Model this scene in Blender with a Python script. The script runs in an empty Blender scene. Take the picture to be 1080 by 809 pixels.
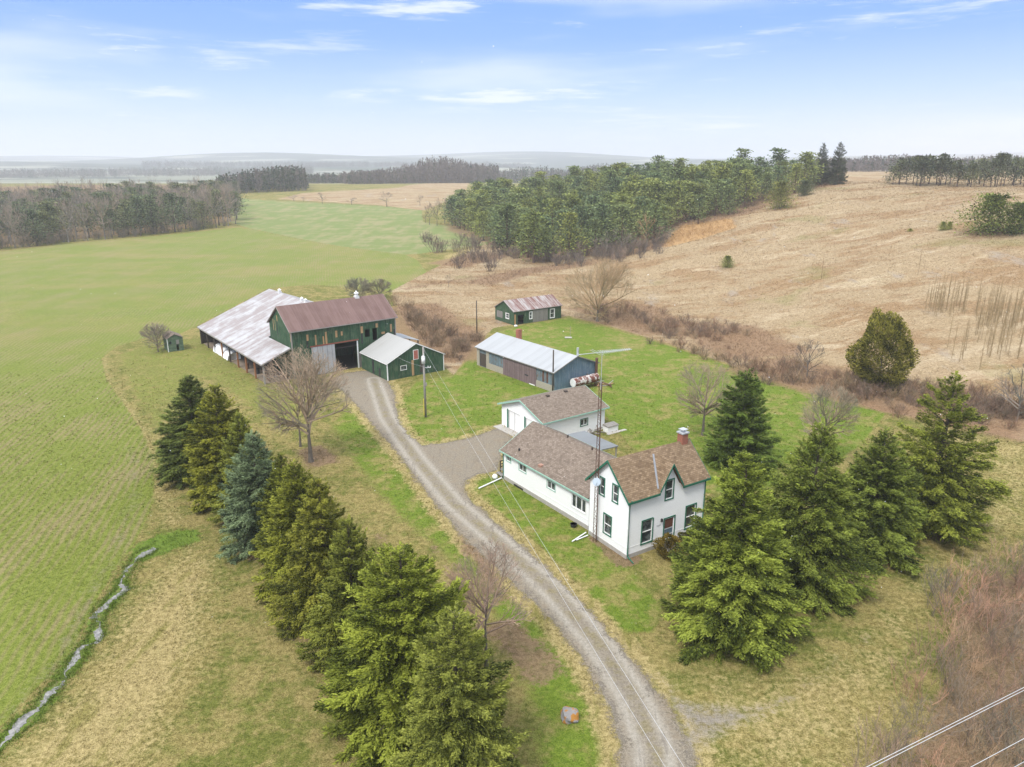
import bpy, bmesh, math, random
import numpy as np
from mathutils import Vector, Matrix

SC = bpy.context.scene
COL = SC.collection
rng0 = np.random.default_rng(7)
random.seed(7)

# ------------------------------------------------------------------ camera
FPX, PITCH, CAMH = 760.0, math.radians(16.9), 32.0
CP, SP = math.cos(PITCH), math.sin(PITCH)
cam_d = bpy.data.cameras.new('camera')
cam_d.sensor_width = 36.0
cam_d.lens = 36.0 * FPX / 1080.0
cam_d.clip_start = 0.5
cam_d.clip_end = 30000
cam = bpy.data.objects.new('camera', cam_d)
COL.objects.link(cam)
cam.location = (0, 0, CAMH)
cam.rotation_euler = (math.pi / 2 - PITCH, 0, 0)
SC.camera = cam

def ss(a, b, x):
    t = np.clip((x - a) / (b - a), 0, 1)
    return t * t * (3 - 2 * t)

# ------------------------------------------------------------------ terrain
_fy = np.array([0, 140, 300, 420, 560, 680, 800, 1100, 1500, 2400, 3200, 4200, 5200, 6200, 7600, 9000.])
_fz = np.array([0, 0, 2.6, 6.6, 11.5, 14, 13, 4, 6, 20, 34, 66, 84, 90, 78, 60.])
def terrain(x, y):
    x = np.asarray(x, float); y = np.asarray(y, float)
    r = np.hypot(x * 0.6, y) * np.sign(np.maximum(y, 1e-6))
    yy = np.where(y > 0, np.hypot(np.maximum(np.abs(x) - 0.8 * np.maximum(y, 0), 0) * 0.7, y), 0)
    z = np.interp(yy, _fy, _fz)
    z = z * ss(110, 200, yy) + 0
    roll = (np.sin(x / 610. + 1.3) * np.sin(y / 830. + .4) + .6 * np.sin(x / 290. + y / 410. + 2.) + .5 * np.sin(x / 1400. - y / 900.))
    z = z + roll * 9.0 * ss(900, 3600, yy) + 7 * np.sin(y / 260. + x / 900.) * ss(1100, 2500, yy) + (16 * np.sin(x / 760. + 2.2) + 11 * np.sin(x / 310. + .5)) * ss(3200, 4600, yy)
    s = (x - 50) * .967 + (y - 92) * .256 - .35 * np.maximum(0, y - 430)
    h = .19 * np.where(s < 0, 0, np.where(s < 24, s * s / 48., s - 12)) * 1.08
    h = np.where(h < 18, h, 18 + 8 * (1 - np.exp(-(h - 18) / 8.)))
    h = h * (1 - ss(900, 1500, y)) * (y > 0)
    h = h * (1 - 0.55 * ss(700, 1000, y))
    z = h + z * (1 - np.clip(h / 26., 0, 1))
    w = ss(0, 30, s) * (1 - ss(500, 700, y))
    z = z + w * (.35 * np.sin(x / 7. + y / 11.) * np.sin(y / 9. - x / 13. + 1) + .5 * np.sin(x / 21. - y / 17.))
    return z

def T1(x, y):
    return float(terrain(np.array([x]), np.array([y]))[0])

def ray(px, py):
    u = (px - 540) / FPX; v = (404.5 - py) / FPX
    return np.array([u, CP + v * SP, -SP + v * CP])

def at(px, py, z=None, ymax=None):
    """world point on the terrain (or on height z) seen at photo pixel"""
    d = ray(px, py)
    if z is not None:
        t = (z - CAMH) / d[2]
        return np.array([d[0] * t, d[1] * t, z])
    ts = np.concatenate([np.arange(20, 400, .5), np.geomspace(400, 9000, 1500)])
    zz = CAMH + d[2] * ts - terrain(d[0] * ts, d[1] * ts)
    k = np.argmax(zz < 0)
    if zz[k] >= 0: k = len(ts) - 1
    a, b = ts[max(k - 1, 0)], ts[k]
    for _ in range(18):
        m = .5 * (a + b)
        if CAMH + d[2] * m - T1(d[0] * m, d[1] * m) < 0: b = m
        else: a = m
    x, y = d[0] * b, d[1] * b
    return np.array([x, y, T1(x, y)])

def height_at(p, py):
    """height over point p whose top is seen on photo row py"""
    v = (404.5 - py) / FPX
    t = p[1] / (CP + v * SP)
    return CAMH + (-SP + v * CP) * t - p[2]

def pxm(p):
    """photo pixels per metre at p"""
    return FPX / (p[1] * CP - (p[2] - CAMH) * SP)

# ------------------------------------------------------------------ node helpers
class NT:
    def __init__(s, name):
        s.m = bpy.data.materials.new(name); s.m.use_nodes = True
        s.t = s.m.node_tree
        for n in list(s.t.nodes): s.t.nodes.remove(n)
        s.out = s.t.nodes.new('ShaderNodeOutputMaterial')
    def n(s, typ, **kw):
        nd = s.t.nodes.new(typ)
        for k, v in kw.items(): setattr(nd, k, v)
        return nd
    def put(s, sock, v):
        if v is None: return
        if isinstance(v, bpy.types.NodeSocket): s.t.links.new(v, sock)
        elif isinstance(v, (tuple, list)) and len(v) == 3 and sock.type == 'RGBA': sock.default_value = (*v, 1)
        else: sock.default_value = v
    def coord(s, which='Object'):
        if which == 'Position': return s.n('ShaderNodeNewGeometry').outputs['Position']
        return s.n('ShaderNodeTexCoord').outputs[which]
    def mapping(s, v, scale=(1, 1, 1), rot=(0, 0, 0), loc=(0, 0, 0)):
        m = s.n('ShaderNodeMapping'); s.put(m.inputs['Vector'], v)
        m.inputs['Scale'].default_value = scale; m.inputs['Rotation'].default_value = rot; m.inputs['Location'].default_value = loc
        return m.outputs[0]
    def noise(s, v, scale, detail=4, rough=.6, dist=0):
        m = s.n('ShaderNodeTexNoise'); s.put(m.inputs['Vector'], v)
        m.inputs['Scale'].default_value = scale; m.inputs['Detail'].default_value = detail
        m.inputs['Roughness'].default_value = rough; m.inputs['Distortion'].default_value = dist
        return m.outputs[0]
    def wave(s, v, scale, dist=0, dscale=1, direction='X', profile='SIN', detail=2):
        m = s.n('ShaderNodeTexWave', bands_direction=direction, wave_profile=profile); s.put(m.inputs['Vector'], v)
        m.inputs['Scale'].default_value = scale; m.inputs['Distortion'].default_value = dist
        m.inputs['Detail'].default_value = detail; m.inputs['Detail Scale'].default_value = dscale
        return m.outputs['Fac']
    def math(s, op, a, b=None, c=None, clamp=False):
        m = s.n('ShaderNodeMath', operation=op, use_clamp=clamp)
        s.put(m.inputs[0], a)
        if b is not None: s.put(m.inputs[1], b)
        if c is not None: s.put(m.inputs[2], c)
        return m.outputs[0]
    def step(s, v, a, b):
        m = s.n('ShaderNodeMapRange', interpolation_type='SMOOTHSTEP'); s.put(m.inputs['Value'], v)
        s.put(m.inputs['From Min'], a); s.put(m.inputs['From Max'], b)
        return m.outputs[0]
    def mix(s, f, a, b, mode='MIX'):
        m = s.n('ShaderNodeMix', data_type='RGBA', blend_type=mode)
        s.put(m.inputs[0], f); s.put(m.inputs[6], a); s.put(m.inputs[7], b)
        return m.outputs[2]
    def attr(s, name):
        a = s.n('ShaderNodeAttribute', attribute_name=name)
        return a.outputs['Fac']
    def sep(s, v):
        m = s.n('ShaderNodeSeparateXYZ'); s.put(m.inputs[0], v); return m.outputs
    def comb(s, x, y, z):
        m = s.n('ShaderNodeCombineXYZ')
        for i, q in enumerate((x, y, z)): s.put(m.inputs[i], q)
        return m.outputs[0]
    def bump(s, h, strength=.3, dist=.05):
        m = s.n('ShaderNodeBump'); s.put(m.inputs['Height'], h)
        m.inputs['Strength'].default_value = strength; m.inputs['Distance'].default_value = dist
        return m.outputs[0]
    def principled(s, col, rough=.8, metal=0, normal=None, spec=.3, trans=None):
        p = s.n('ShaderNodeBsdfPrincipled')
        s.put(p.inputs['Base Color'], col); s.put(p.inputs['Roughness'], rough)
        s.put(p.inputs['Metallic'], metal); p.inputs['Specular IOR Level'].default_value = spec
        if normal is not None: s.put(p.inputs['Normal'], normal)
        s.t.links.new(p.outputs[0], s.out.inputs[0])
        return p
    def cell(s, v, scale):   # white noise per integer cell of a scalar
        f = s.math('FLOOR', s.math('MULTIPLY', v, scale))
        w = s.n('ShaderNodeTexWhiteNoise', noise_dimensions='1D'); s.put(w.inputs['W'], f)
        return w.outputs['Value']

MAT = {}
def simple(name, col, rough=.7, metal=0, vary=.15, scale=3., spec=.3):
    t = NT(name); o = t.coord('Object')
    n = t.noise(o, scale, 5, .65)
    n2 = t.noise(o, scale * 9, 3, .6)
    f = t.math('ADD', t.math('MULTIPLY', n, .65), t.math('MULTIPLY', n2, .35))
    c = t.mix(t.step(f, .3, .7), tuple(q * (1 - vary) for q in col), tuple(min(q * (1 + vary), .95) for q in col))
    t.principled(c, rough, metal, t.bump(n2, .15, .02), spec)
    MAT[name] = t.m
    return t.m

def mk_clapboard(name, col, pitch=.14):
    t = NT(name); uv = t.coord('UV'); u, v, _ = t.sep(uv)
    saw = t.math('FRACT', t.math('DIVIDE', v, pitch))
    gap = t.math('SUBTRACT', 1, t.step(saw, 0.0, .16))
    rowr = t.cell(v, 1 / pitch)
    dirt = t.noise(t.mapping(uv, (.7, .25, 1)), 2.2, 5, .65)
    c = t.mix(t.math('MULTIPLY', t.step(dirt, .5, .8), .35), col, tuple(q * .82 for q in (col[0], col[1] * .99, col[2] * .94)))
    c = t.mix(t.math('MULTIPLY', rowr, .10), c, tuple(q * .8 for q in col))
    c = t.mix(t.math('MULTIPLY', gap, .28), c, tuple(q * .45 for q in col))
    t.principled(c, .55, 0, t.bump(t.math('SUBTRACT', 1, saw), .5, .02))
    MAT[name] = t.m

def mk_shingle(name, ca, cb, cc):
    t = NT(name); uv = t.coord('UV')
    b = t.n('ShaderNodeTexBrick'); t.put(b.inputs['Vector'], uv)
    b.inputs['Scale'].default_value = 1.0; b.inputs['Brick Width'].default_value = .30; b.inputs['Row Height'].default_value = .17
    b.inputs['Mortar Size'].default_value = .012; b.offset = .5
    t.put(b.inputs['Color1'], (0, 0, 0)); t.put(b.inputs['Color2'], (1, 1, 1)); t.put(b.inputs['Mortar'], (.1, .1, .1)); b.inputs['Bias'].default_value = 0
    rnd = t.sep(b.outputs['Color'])[0]
    big = t.noise(uv, .5, 4, .6)
    streak = t.noise(t.mapping(uv, (1.2, .12, 1)), 1.5, 4, .6)
    c = t.mix(rnd, ca, cb)
    c = t.mix(t.math('MULTIPLY', t.step(t.noise(uv, 3.2, 4, .7), .5, .62), .55), c, cc)
    c = t.mix(t.math('MULTIPLY', t.step(big, .4, .7), .3), c, tuple(q * .8 for q in ca))
    c = t.mix(t.math('MULTIPLY', t.step(streak, .5, .75), .22), c, tuple(min(q * 1.35, .9) for q in cb))
    c = t.mix(t.math('MULTIPLY', b.outputs['Fac'], .55), c, tuple(q * .5 for q in ca))
    t.principled(c, .9, 0, t.bump(t.math('ADD', t.noise(uv, 14, 3), t.math('MULTIPLY', b.outputs['Fac'], -1.0)), .4, .02), .2)
    MAT[name] = t.m

def mk_metal_roof(name, col, rust, amt, rib=.75, streakmix=.5, sheet=(3.2, 2.2), rust_lo=.55, spec=.4):
    t = NT(name); uv = t.coord('UV'); u, v, _ = t.sep(uv)
    sheetr = t.cell(u, 1 / rib)
    w = t.n('ShaderNodeTexWhiteNoise', noise_dimensions='2D')
    t.put(w.inputs['Vector'], t.comb(t.math('FLOOR', t.math('DIVIDE', u, sheet[0])), t.math('FLOOR', t.math('DIVIDE', v, sheet[1])), 0))
    streak = t.noise(t.mapping(uv, (2.2, .18, 1)), 1.6, 5, .7)
    blot = t.noise(uv, .35, 5, .65)
    c = t.mix(t.math('MULTIPLY', sheetr, .35), col, tuple(q * .72 for q in col))
    c = t.mix(t.math('MULTIPLY', w.outputs['Value'], .25), c, tuple(q * .7 for q in col))
    f = t.math('ADD', t.math('MULTIPLY', streak, streakmix), t.math('MULTIPLY', blot, 1 - streakmix))
    f = t.math('ADD', f, t.math('MULTIPLY', t.math('SUBTRACT', sheetr, .5), .12))
    c = t.mix(t.math('MULTIPLY', t.step(f, rust_lo - .12, rust_lo + .1), amt), c, rust)
    fine = t.noise(uv, 9, 4, .7)
    c = t.mix(t.math('MULTIPLY', t.step(fine, .52, .7), .3 * amt + .08), c, tuple(q * .7 for q in rust))
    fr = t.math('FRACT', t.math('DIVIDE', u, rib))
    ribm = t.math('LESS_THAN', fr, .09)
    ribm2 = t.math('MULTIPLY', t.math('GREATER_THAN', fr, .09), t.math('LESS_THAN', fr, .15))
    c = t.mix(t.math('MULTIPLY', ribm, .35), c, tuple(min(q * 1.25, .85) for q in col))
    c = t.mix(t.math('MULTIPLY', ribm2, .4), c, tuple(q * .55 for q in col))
    lap = t.math('LESS_THAN', t.math('FRACT', t.math('DIVIDE', v, sheet[1])), .02)
    c = t.mix(t.math('MULTIPLY', lap, .35), c, tuple(q * .5 for q in col))
    t.principled(c, .55, .0, t.bump(t.math('ADD', ribm, t.math('MULTIPLY', fine, .2)), .6, .03), spec)
    MAT[name] = t.m

def mk_boards(name, col, wear, amt=.35, pitch=.25, dark=.5, vert=True):
    t = NT(name); uv = t.coord('UV'); u, v, _ = t.sep(uv)
    if not vert: u, v = v, u
    rnd = t.cell(u, 1 / pitch)
    fr = t.math('FRACT', t.math('DIVIDE', u, pitch))
    gap = t.math('LESS_THAN', fr, .12)
    sc = (5, .5, 1) if vert else (.5, 5, 1)
    grain = t.noise(t.mapping(uv, sc), 1.6, 5, .7)
    blot = t.noise(uv, .8, 5, .7)
    c = t.mix(t.math('MULTIPLY', rnd, .6), col, tuple(q * dark for q in col))
    f = t.math('ADD', t.math('MULTIPLY', grain, .6), t.math('MULTIPLY', blot, .4))
    c = t.mix(t.math('MULTIPLY', t.step(f, .46, .64), amt), c, wear)
    c = t.mix(t.math('MULTIPLY', gap, .6), c, tuple(q * .3 for q in col))
    t.principled(c, .85, 0, t.bump(t.math('SUBTRACT', grain, t.math('MULTIPLY', gap, .8)), .5, .02), .2)
    MAT[name] = t.m

def mk_brick(name, ca, cb, mortar):
    t = NT(name); uv = t.coord('UV')
    b = t.n('ShaderNodeTexBrick'); t.put(b.inputs['Vector'], uv)
    b.inputs['Scale'].default_value = 1; b.inputs['Brick Width'].default_value = .22; b.inputs['Row Height'].default_value = .075
    b.inputs['Mortar Size'].default_value = .008
    t.put(b.inputs['Color1'], ca); t.put(b.inputs['Color2'], cb); t.put(b.inputs['Mortar'], mortar)
    c = t.mix(t.math('MULTIPLY', t.noise(uv, 4, 4), .5), b.outputs['Color'], tuple(q * .6 for q in ca))
    t.principled(c, .9, 0, t.bump(b.outputs['Fac'], -.3, .01), .2); MAT[name] = t.m

def mk_glass():
    t = NT('window_glass'); o = t.coord('Object')
    c = t.mix(t.step(t.noise(o, 1.3, 3), .45, .6), (.03, .038, .042), (.11, .13, .13))
    t.principled(c, .08, 0, None, .6); MAT['glass'] = t.m

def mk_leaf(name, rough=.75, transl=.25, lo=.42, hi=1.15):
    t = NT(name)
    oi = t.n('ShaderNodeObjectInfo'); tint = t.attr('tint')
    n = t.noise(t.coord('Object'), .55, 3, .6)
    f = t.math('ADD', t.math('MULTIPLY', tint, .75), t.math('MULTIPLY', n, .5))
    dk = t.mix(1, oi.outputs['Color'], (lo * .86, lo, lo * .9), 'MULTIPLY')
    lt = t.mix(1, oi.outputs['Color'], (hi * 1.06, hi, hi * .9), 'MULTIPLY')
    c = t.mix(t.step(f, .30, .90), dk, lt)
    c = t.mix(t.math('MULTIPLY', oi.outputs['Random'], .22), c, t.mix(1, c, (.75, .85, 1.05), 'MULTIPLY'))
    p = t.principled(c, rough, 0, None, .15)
    if transl:
        tr = t.n('ShaderNodeBsdfTranslucent'); t.put(tr.inputs[0], c)
        mx = t.n('ShaderNodeMixShader'); mx.inputs[0].default_value = transl
        t.t.links.new(p.outputs[0], mx.inputs[1]); t.t.links.new(tr.outputs[0], mx.inputs[2])
        t.t.links.new(mx.outputs[0], t.out.inputs[0])
    MAT[name] = t.m

def mk_bark():
    t = NT('bark'); oi = t.n('ShaderNodeObjectInfo'); o = t.coord('Object')
    n = t.noise(t.mapping(o, (6, 6, 1.2)), 1.5, 4, .7)
    c = t.mix(t.step(n, .35, .7), t.mix(1, oi.outputs['Color'], (.6, .6, .6), 'MULTIPLY'), oi.outputs['Color'])
    t.principled(c, .9, 0, t.bump(n, .5, .03), .15); MAT['bark'] = t.m

mk_clapboard('white_siding', (.84, .85, .855))
mk_shingle('shingle_tan', (.145, .098, .060), (.30, .218, .142), (.205, .135, .078))
mk_shingle('shingle_grey', (.142, .110, .086), (.265, .214, .172), (.185, .149, .122))
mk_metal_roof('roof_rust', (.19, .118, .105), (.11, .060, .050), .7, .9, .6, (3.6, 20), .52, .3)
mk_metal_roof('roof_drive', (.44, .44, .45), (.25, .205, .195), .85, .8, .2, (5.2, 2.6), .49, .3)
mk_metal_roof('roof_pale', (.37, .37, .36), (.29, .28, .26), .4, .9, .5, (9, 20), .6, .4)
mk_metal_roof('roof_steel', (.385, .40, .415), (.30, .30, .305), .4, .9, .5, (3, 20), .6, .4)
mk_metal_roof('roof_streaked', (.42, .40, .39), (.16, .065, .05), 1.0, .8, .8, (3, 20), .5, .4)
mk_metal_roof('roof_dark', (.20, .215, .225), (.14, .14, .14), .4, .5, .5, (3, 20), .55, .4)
mk_boards('green_boards', (.042, .100, .054), (.135, .165, .105), .75, .26, .38)
mk_boards('green_boards_faded', (.045, .098, .052), (.20, .20, .14), .5, .26, .55)
mk_boards('green_hut', (.10, .16, .10), (.26, .28, .2), .5, .2, .6, False)
mk_boards('blue_boards', (.13, .20, .26), (.26, .30, .33), .6, .22, .65)
mk_boards('peeling_blue', (.17, .24, .28), (.17, .09, .045), .95, .30, .6)
mk_boards('purple_sheet', (.20, .145, .145), (.10, .075, .075), .7, .6, .75)
mk_boards('grey_boards', (.27, .255, .235), (.16, .145, .13), .6, .18, .65)
mk_boards('bare_wood', (.46, .29, .15), (.25, .16, .09), .4, .3, .85)
mk_boards('grey_steel_door', (.42, .43, .45), (.27, .25, .24), .6, .8, .85)
mk_boards('white_door', (.80, .80, .80), (.68, .68, .66), .3, 1.2, .97)
mk_brick('brick_red', (.36, .10, .05), (.30, .085, .045), (.33, .28, .24))
mk_brick('block_wall', (.44, .40, .32), (.38, .345, .28), (.26, .24, .2))
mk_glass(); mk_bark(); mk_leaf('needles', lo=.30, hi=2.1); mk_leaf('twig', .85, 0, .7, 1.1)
simple('green_trim', (.02, .135, .085), .5); simple('mint_trim', (.30, .50, .42), .5)
simple('white_trim', (.78, .78, .77), .5, 0, .06); simple('concrete', (.38, .36, .33), .9)
simple('dark_wood', (.075, .06, .05), .85); simple('post_orange', (.30, .135, .06), .85); simple('post_grey', (.27, .25, .23), .85)
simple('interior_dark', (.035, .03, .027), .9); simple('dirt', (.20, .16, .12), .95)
simple('rust_metal', (.12, .062, .045), .7, .2, .3); simple('galv_metal', (.48, .50, .52), .5, .3)
simple('white_paint_metal', (.70, .70, .70), .45, 0, .12); simple('red_panel', (.40, .13, .10), .7, 0, .25, 6)
simple('black_stuff', (.03, .03, .033), .6); simple('white_plastic', (.78, .79, .80), .4, 0, .06); simple('wire_white', (.52, .53, .55), .5)
simple('yellow_plastic', (.62, .50, .08), .5); simple('glass_insul', (.62, .63, .65), .4)
simple('junk', (.30, .28, .26), .8, 0, .5, 4); simple('snow', (.9, .92, .95), .6, 0, .02)
t = NT('rusty_tank'); o = t.coord('Object'); n = t.noise(o, 1.1, 5, .7)
t.principled(t.mix(t.step(n, .42, .52), (.60, .58, .56), (.15, .055, .04)), .6, 0, None, .3); MAT['rusty_tank'] = t.m
t = NT('boulder_skin'); o = t.coord('Object'); n = t.noise(o, 2.6, 5, .65); n2 = t.noise(o, 1.7, 3)
t.principled(t.mix(t.step(n2, .48, .56), t.mix(n, (.16, .15, .145), (.33, .32, .32)), (.36, .17, .04)), .9, 0, t.bump(n, .6, .05), .2); MAT['boulder_skin'] = t.m
t = NT('stream_water'); o = t.coord('Position'); n = t.noise(o, 3, 3)
t.principled(t.mix(t.step(n, .4, .65), (.15, .145, .14), (.27, .26, .25)), .25, 0, t.bump(n, .25, .03), .8); MAT['stream_water'] = t.m

# ------------------------------------------------------------------ mesh helpers
def raw_mesh(name, V, F, mat=None, smooth=False, attrs=None, uv=True):
    """V (n,3); F list of faces or (m,k) int array"""
    V = np.asarray(V, np.float32).reshape(-1, 3)
    me = bpy.data.meshes.new(name)
    if isinstance(F, np.ndarray):
        m, k = F.shape; idx = F.astype(np.int32).ravel()
        st = (np.arange(m) * k).astype(np.int32)
    else:
        idx = np.fromiter((i for f in F for i in f), np.int32)
        ln = np.array([len(f) for f in F], np.int32); st = np.concatenate([[0], np.cumsum(ln)[:-1]]).astype(np.int32); m = len(F)
    me.vertices.add(len(V)); me.vertices.foreach_set('co', V.ravel())
    me.loops.add(len(idx)); me.loops.foreach_set('vertex_index', idx)
    me.polygons.add(m); me.polygons.foreach_set('loop_start', st)
    me.polygons.foreach_set('use_smooth', np.full(m, bool(smooth)))
    if attrs:
        for k2, a in attrs.items():
            at_ = me.attributes.new(k2, 'FLOAT', 'POINT'); at_.data.foreach_set('value', np.asarray(a, np.float32))
    me.update(calc_edges=True); me.validate()
    if mat: me.materials.append(mat if not isinstance(mat, str) else MAT[mat])
    return me

def set_uv(me):
    uv = me.uv_layers.new(name='UVMap')
    for p in me.polygons:
        n = p.normal
        if abs(n.z) > .999: tx = Vector((1, 0, 0))
        else: tx = Vector((0, 0, 1)).cross(n).normalized()
        # keep both faces of a wall running the same way
        b = n.cross(tx)
        for li in p.loop_indices:
            c = me.vertices[me.loops[li].vertex_index].co
            uv.data[li].uv = (c.dot(tx), c.dot(b))

class MB:
    def __init__(s): s.v = []; s.f = []
    def add(s, V, F):
        o = len(s.v); s.v += [tuple(map(float, q)) for q in V]; s.f += [tuple(i + o for i in f) for f in F]
        return s
    def box(s, a, b):
        x0, y0, z0 = [min(p, q) for p, q in zip(a, b)]; x1, y1, z1 = [max(p, q) for p, q in zip(a, b)]
        return s.hexa([(x0, y0, z0), (x1, y0, z0), (x1, y1, z0), (x0, y1, z0), (x0, y0, z1), (x1, y0, z1), (x1, y1, z1), (x0, y1, z1)])
    def hexa(s, P):
        return s.add(P, [(0, 3, 2, 1), (4, 5, 6, 7), (0, 1, 5, 4), (1, 2, 6, 5), (2, 3, 7, 6), (3, 0, 4, 7)])
    def beam(s, p0, p1, w, h=None):
        """square bar between two points"""
        h = h or w; p0 = Vector(p0); p1 = Vector(p1); d = (p1 - p0).normalized()
        a = d.cross(Vector((0, 0, 1)))
        if a.length < 1e-3: a = Vector((1, 0, 0))
        a.normalize(); b = a.cross(d)
        P = []
        for p in (p0, p1):
            for sa, sb in ((-1, -1), (1, -1), (1, 1), (-1, 1)): P.append(p + a * sa * w / 2 + b * sb * h / 2)
        return s.hexa(P)
    def cyl(s, p0, p1, r0, r1=None, n=10, caps=True):
        r1 = r0 if r1 is None else r1; p0 = Vector(p0); p1 = Vector(p1); d = (p1 - p0).normalized()
        a = d.cross(Vector((0, 0, 1)))
        if a.length < 1e-3: a = Vector((1, 0, 0))
        a.normalize(); b = d.cross(a)
        V = []
        for p, r in ((p0, r0), (p1, r1)):
            for i in range(n):
                t = 2 * math.pi * i / n; V.append(p + (a * math.cos(t) + b * math.sin(t)) * r)
        F = [(i, (i + 1) % n, n + (i + 1) % n, n + i) for i in range(n)]
        if caps: F += [tuple(reversed(range(n))), tuple(range(n, 2 * n))]
        return s.add(V, F)
    def path(s, pts, r, n=6):
        P = [Vector(p) for p in pts]; V = []; F = []
        for i, p in enumerate(P):
            d = (P[min(i + 1, len(P) - 1)] - P[max(i - 1, 0)]).normalized()
            a = d.cross(Vector((0, 0, 1)))
            if a.length < 1e-3: a = Vector((1, 0, 0))
            a.normalize(); b = d.cross(a)
            for k in range(n):
                t = 2 * math.pi * k / n; V.append(p + (a * math.cos(t) + b * math.sin(t)) * r)
        for i in range(len(P) - 1):
            for k in range(n): F.append((i * n + k, i * n + (k + 1) % n, (i + 1) * n + (k + 1) % n, (i + 1) * n + k))
        F += [tuple(reversed(range(n))), tuple(range((len(P) - 1) * n, len(P) * n))]
        return s.add(V, F)
    def sphere(s, c, r, n=10, m=7, sq=(1, 1, 1)):
        V = [(c[0], c[1], c[2] + r * sq[2])]; F = []
        for j in range(1, m):
            ph = math.pi * j / m
            for i in range(n):
                t = 2 * math.pi * i / n
                V.append((c[0] + r * sq[0] * math.sin(ph) * math.cos(t), c[1] + r * sq[1] * math.sin(ph) * math.sin(t), c[2] + r * sq[2] * math.cos(ph)))
        V.append((c[0], c[1], c[2] - r * sq[2])); last = len(V) - 1
        for i in range(n):
            F.append((0, 1 + i, 1 + (i + 1) % n)); F.append((last, last - n + (i + 1) % n, last - n + i))
            for j in range(m - 2):
                a = 1 + j * n; F.append((a + i, a + n + i, a + n + (i + 1) % n, a + (i + 1) % n))
        return s.add(V, F)
    def build(s, name, mat, parent=None, smooth=False, weld=True, bevel=0):
        me = raw_mesh(name, s.v, s.f, mat)
        bm = bmesh.new(); bm.from_mesh(me)
        if weld: bmesh.ops.remove_doubles(bm, verts=bm.verts, dist=.002)
        if bevel: bmesh.ops.bevel(bm, geom=[e for e in bm.edges], offset=bevel, segments=1, affect='EDGES')
        bmesh.ops.recalc_face_normals(bm, faces=bm.faces)
        bm.to_mesh(me); bm.free()
        me.polygons.foreach_set('use_smooth', np.full(len(me.polygons), bool(smooth)))
        set_uv(me); me.update()
        o = bpy.data.objects.new(name, me); COL.objects.link(o)
        if parent: o.parent = parent
        return o

def tag(o, label=None, cat=None, group=None, kind=None):
    if label: o['label'] = label
    if cat: o['category'] = cat
    if group: o['group'] = group
    if kind: o['kind'] = kind
    return o

def thing(name, label, cat, loc=(0, 0, 0), yaw=0, group=None):
    o = bpy.data.objects.new(name, None); COL.objects.link(o)
    o.empty_display_size = .3
    o.location = [float(q) for q in loc]; o.rotation_euler = (0, 0, yaw)
    return tag(o, label, cat, group)

def link(name, me, parent=None, color=None):
    o = bpy.data.objects.new(name, me); COL.objects.link(o)
    if parent: o.parent = parent
    if color is not None: o.color = (*color, 1)
    return o

# ------------------------------------------------------------------ polygons on the ground
def poly(px):
    return np.array([at(*p)[:2] for p in px])

def sdist(P, x, y, margin=6.):
    """signed distance (negative inside) of points to polygon; +margin beyond the box"""
    out = np.full(x.shape, 1e3)
    lo = P.min(0) - margin; hi = P.max(0) + margin
    k = np.where((x > lo[0]) & (x < hi[0]) & (y > lo[1]) & (y < hi[1]))[0]
    if len(k) == 0: return out
    a = x[k]; b = y[k]; d2 = np.full(a.shape, 1e9); ins = np.zeros(a.shape, bool)
    for (x0, y0), (x1, y1) in zip(P, np.roll(P, -1, 0)):
        ex, ey = x1 - x0, y1 - y0; L = ex * ex + ey * ey + 1e-12
        t = np.clip(((a - x0) * ex + (b - y0) * ey) / L, 0, 1)
        d2 = np.minimum(d2, (a - x0 - t * ex) ** 2 + (b - y0 - t * ey) ** 2)
        c = (y0 > b) != (y1 > b)
        with np.errstate(divide='ignore', invalid='ignore'):
            xi = x0 + (b - y0) * ex / (ey if abs(ey) > 1e-12 else 1e-12)
        ins ^= c & (a < xi)
    d = np.sqrt(d2); out[k] = np.where(ins, -d, d)
    return out

def seg(px, w):
    """thin band polygon along a photo polyline, half width w metres"""
    P = np.array([at(*p)[:2] for p in px]); D = np.gradient(P, axis=0); D /= np.linalg.norm(D, axis=1)[:, None]
    N = np.stack([-D[:, 1], D[:, 0]], 1)
    return np.concatenate([P + N * w, (P - N * w)[::-1]])

# ------------------------------------------------------------------ ground cover layout (world polygons)
STREAM = [(163, 578), (152, 583), (140, 592), (135, 603), (129, 612), (128, 622), (117, 633), (106, 645), (103, 660), (100, 675), (88, 682), (78, 700), (66, 716), (52, 730), (42, 744), (30, 758), (14, 773), (2, 785), (-20, 806)]
P_crop = poly([(-90, 275), (0, 265.5), (60, 258.5), (130, 252), (190, 246.5), (250, 240), (262, 241), (360, 260.5), (427, 268.5), (440, 274), (450, 287), (438, 297), (413, 307), (330, 300), (282, 304), (214, 340), (190, 352), (150, 357), (122, 366), (107, 378), (112, 400), (130, 425), (150, 455), (160, 480), (163, 510), (160, 535), (150, 558), (138, 580), (125, 596), (98, 640), (80, 680), (50, 715), (0, 765), (-60, 815), (-200, 815), (-200, 400)])
P_crop2 = poly([(236, 232), (248, 209), (300, 212.5), (400, 217), (445, 222), (446, 234), (480, 240), (526, 248.5), (522, 257), (480, 262), (440, 268), (427, 268.5), (360, 260), (262, 240.5)])
P_tan2 = poly([(292, 210), (320, 203.5), (420, 198), (500, 191), (490, 205), (447, 222), (400, 216.5)])
P_hill = poly([(528, 249), (450, 287), (413, 307), (418, 322), (430, 345), (478, 396), (500, 366), (520, 346), (560, 339), (600, 333), (650, 346), (700, 361), (760, 381), (830, 405), (880, 419), (932, 434), (1000, 446), (1110, 472), (1200, 330), (1180, 178), (900, 178), (700, 200), (560, 225)])
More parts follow.
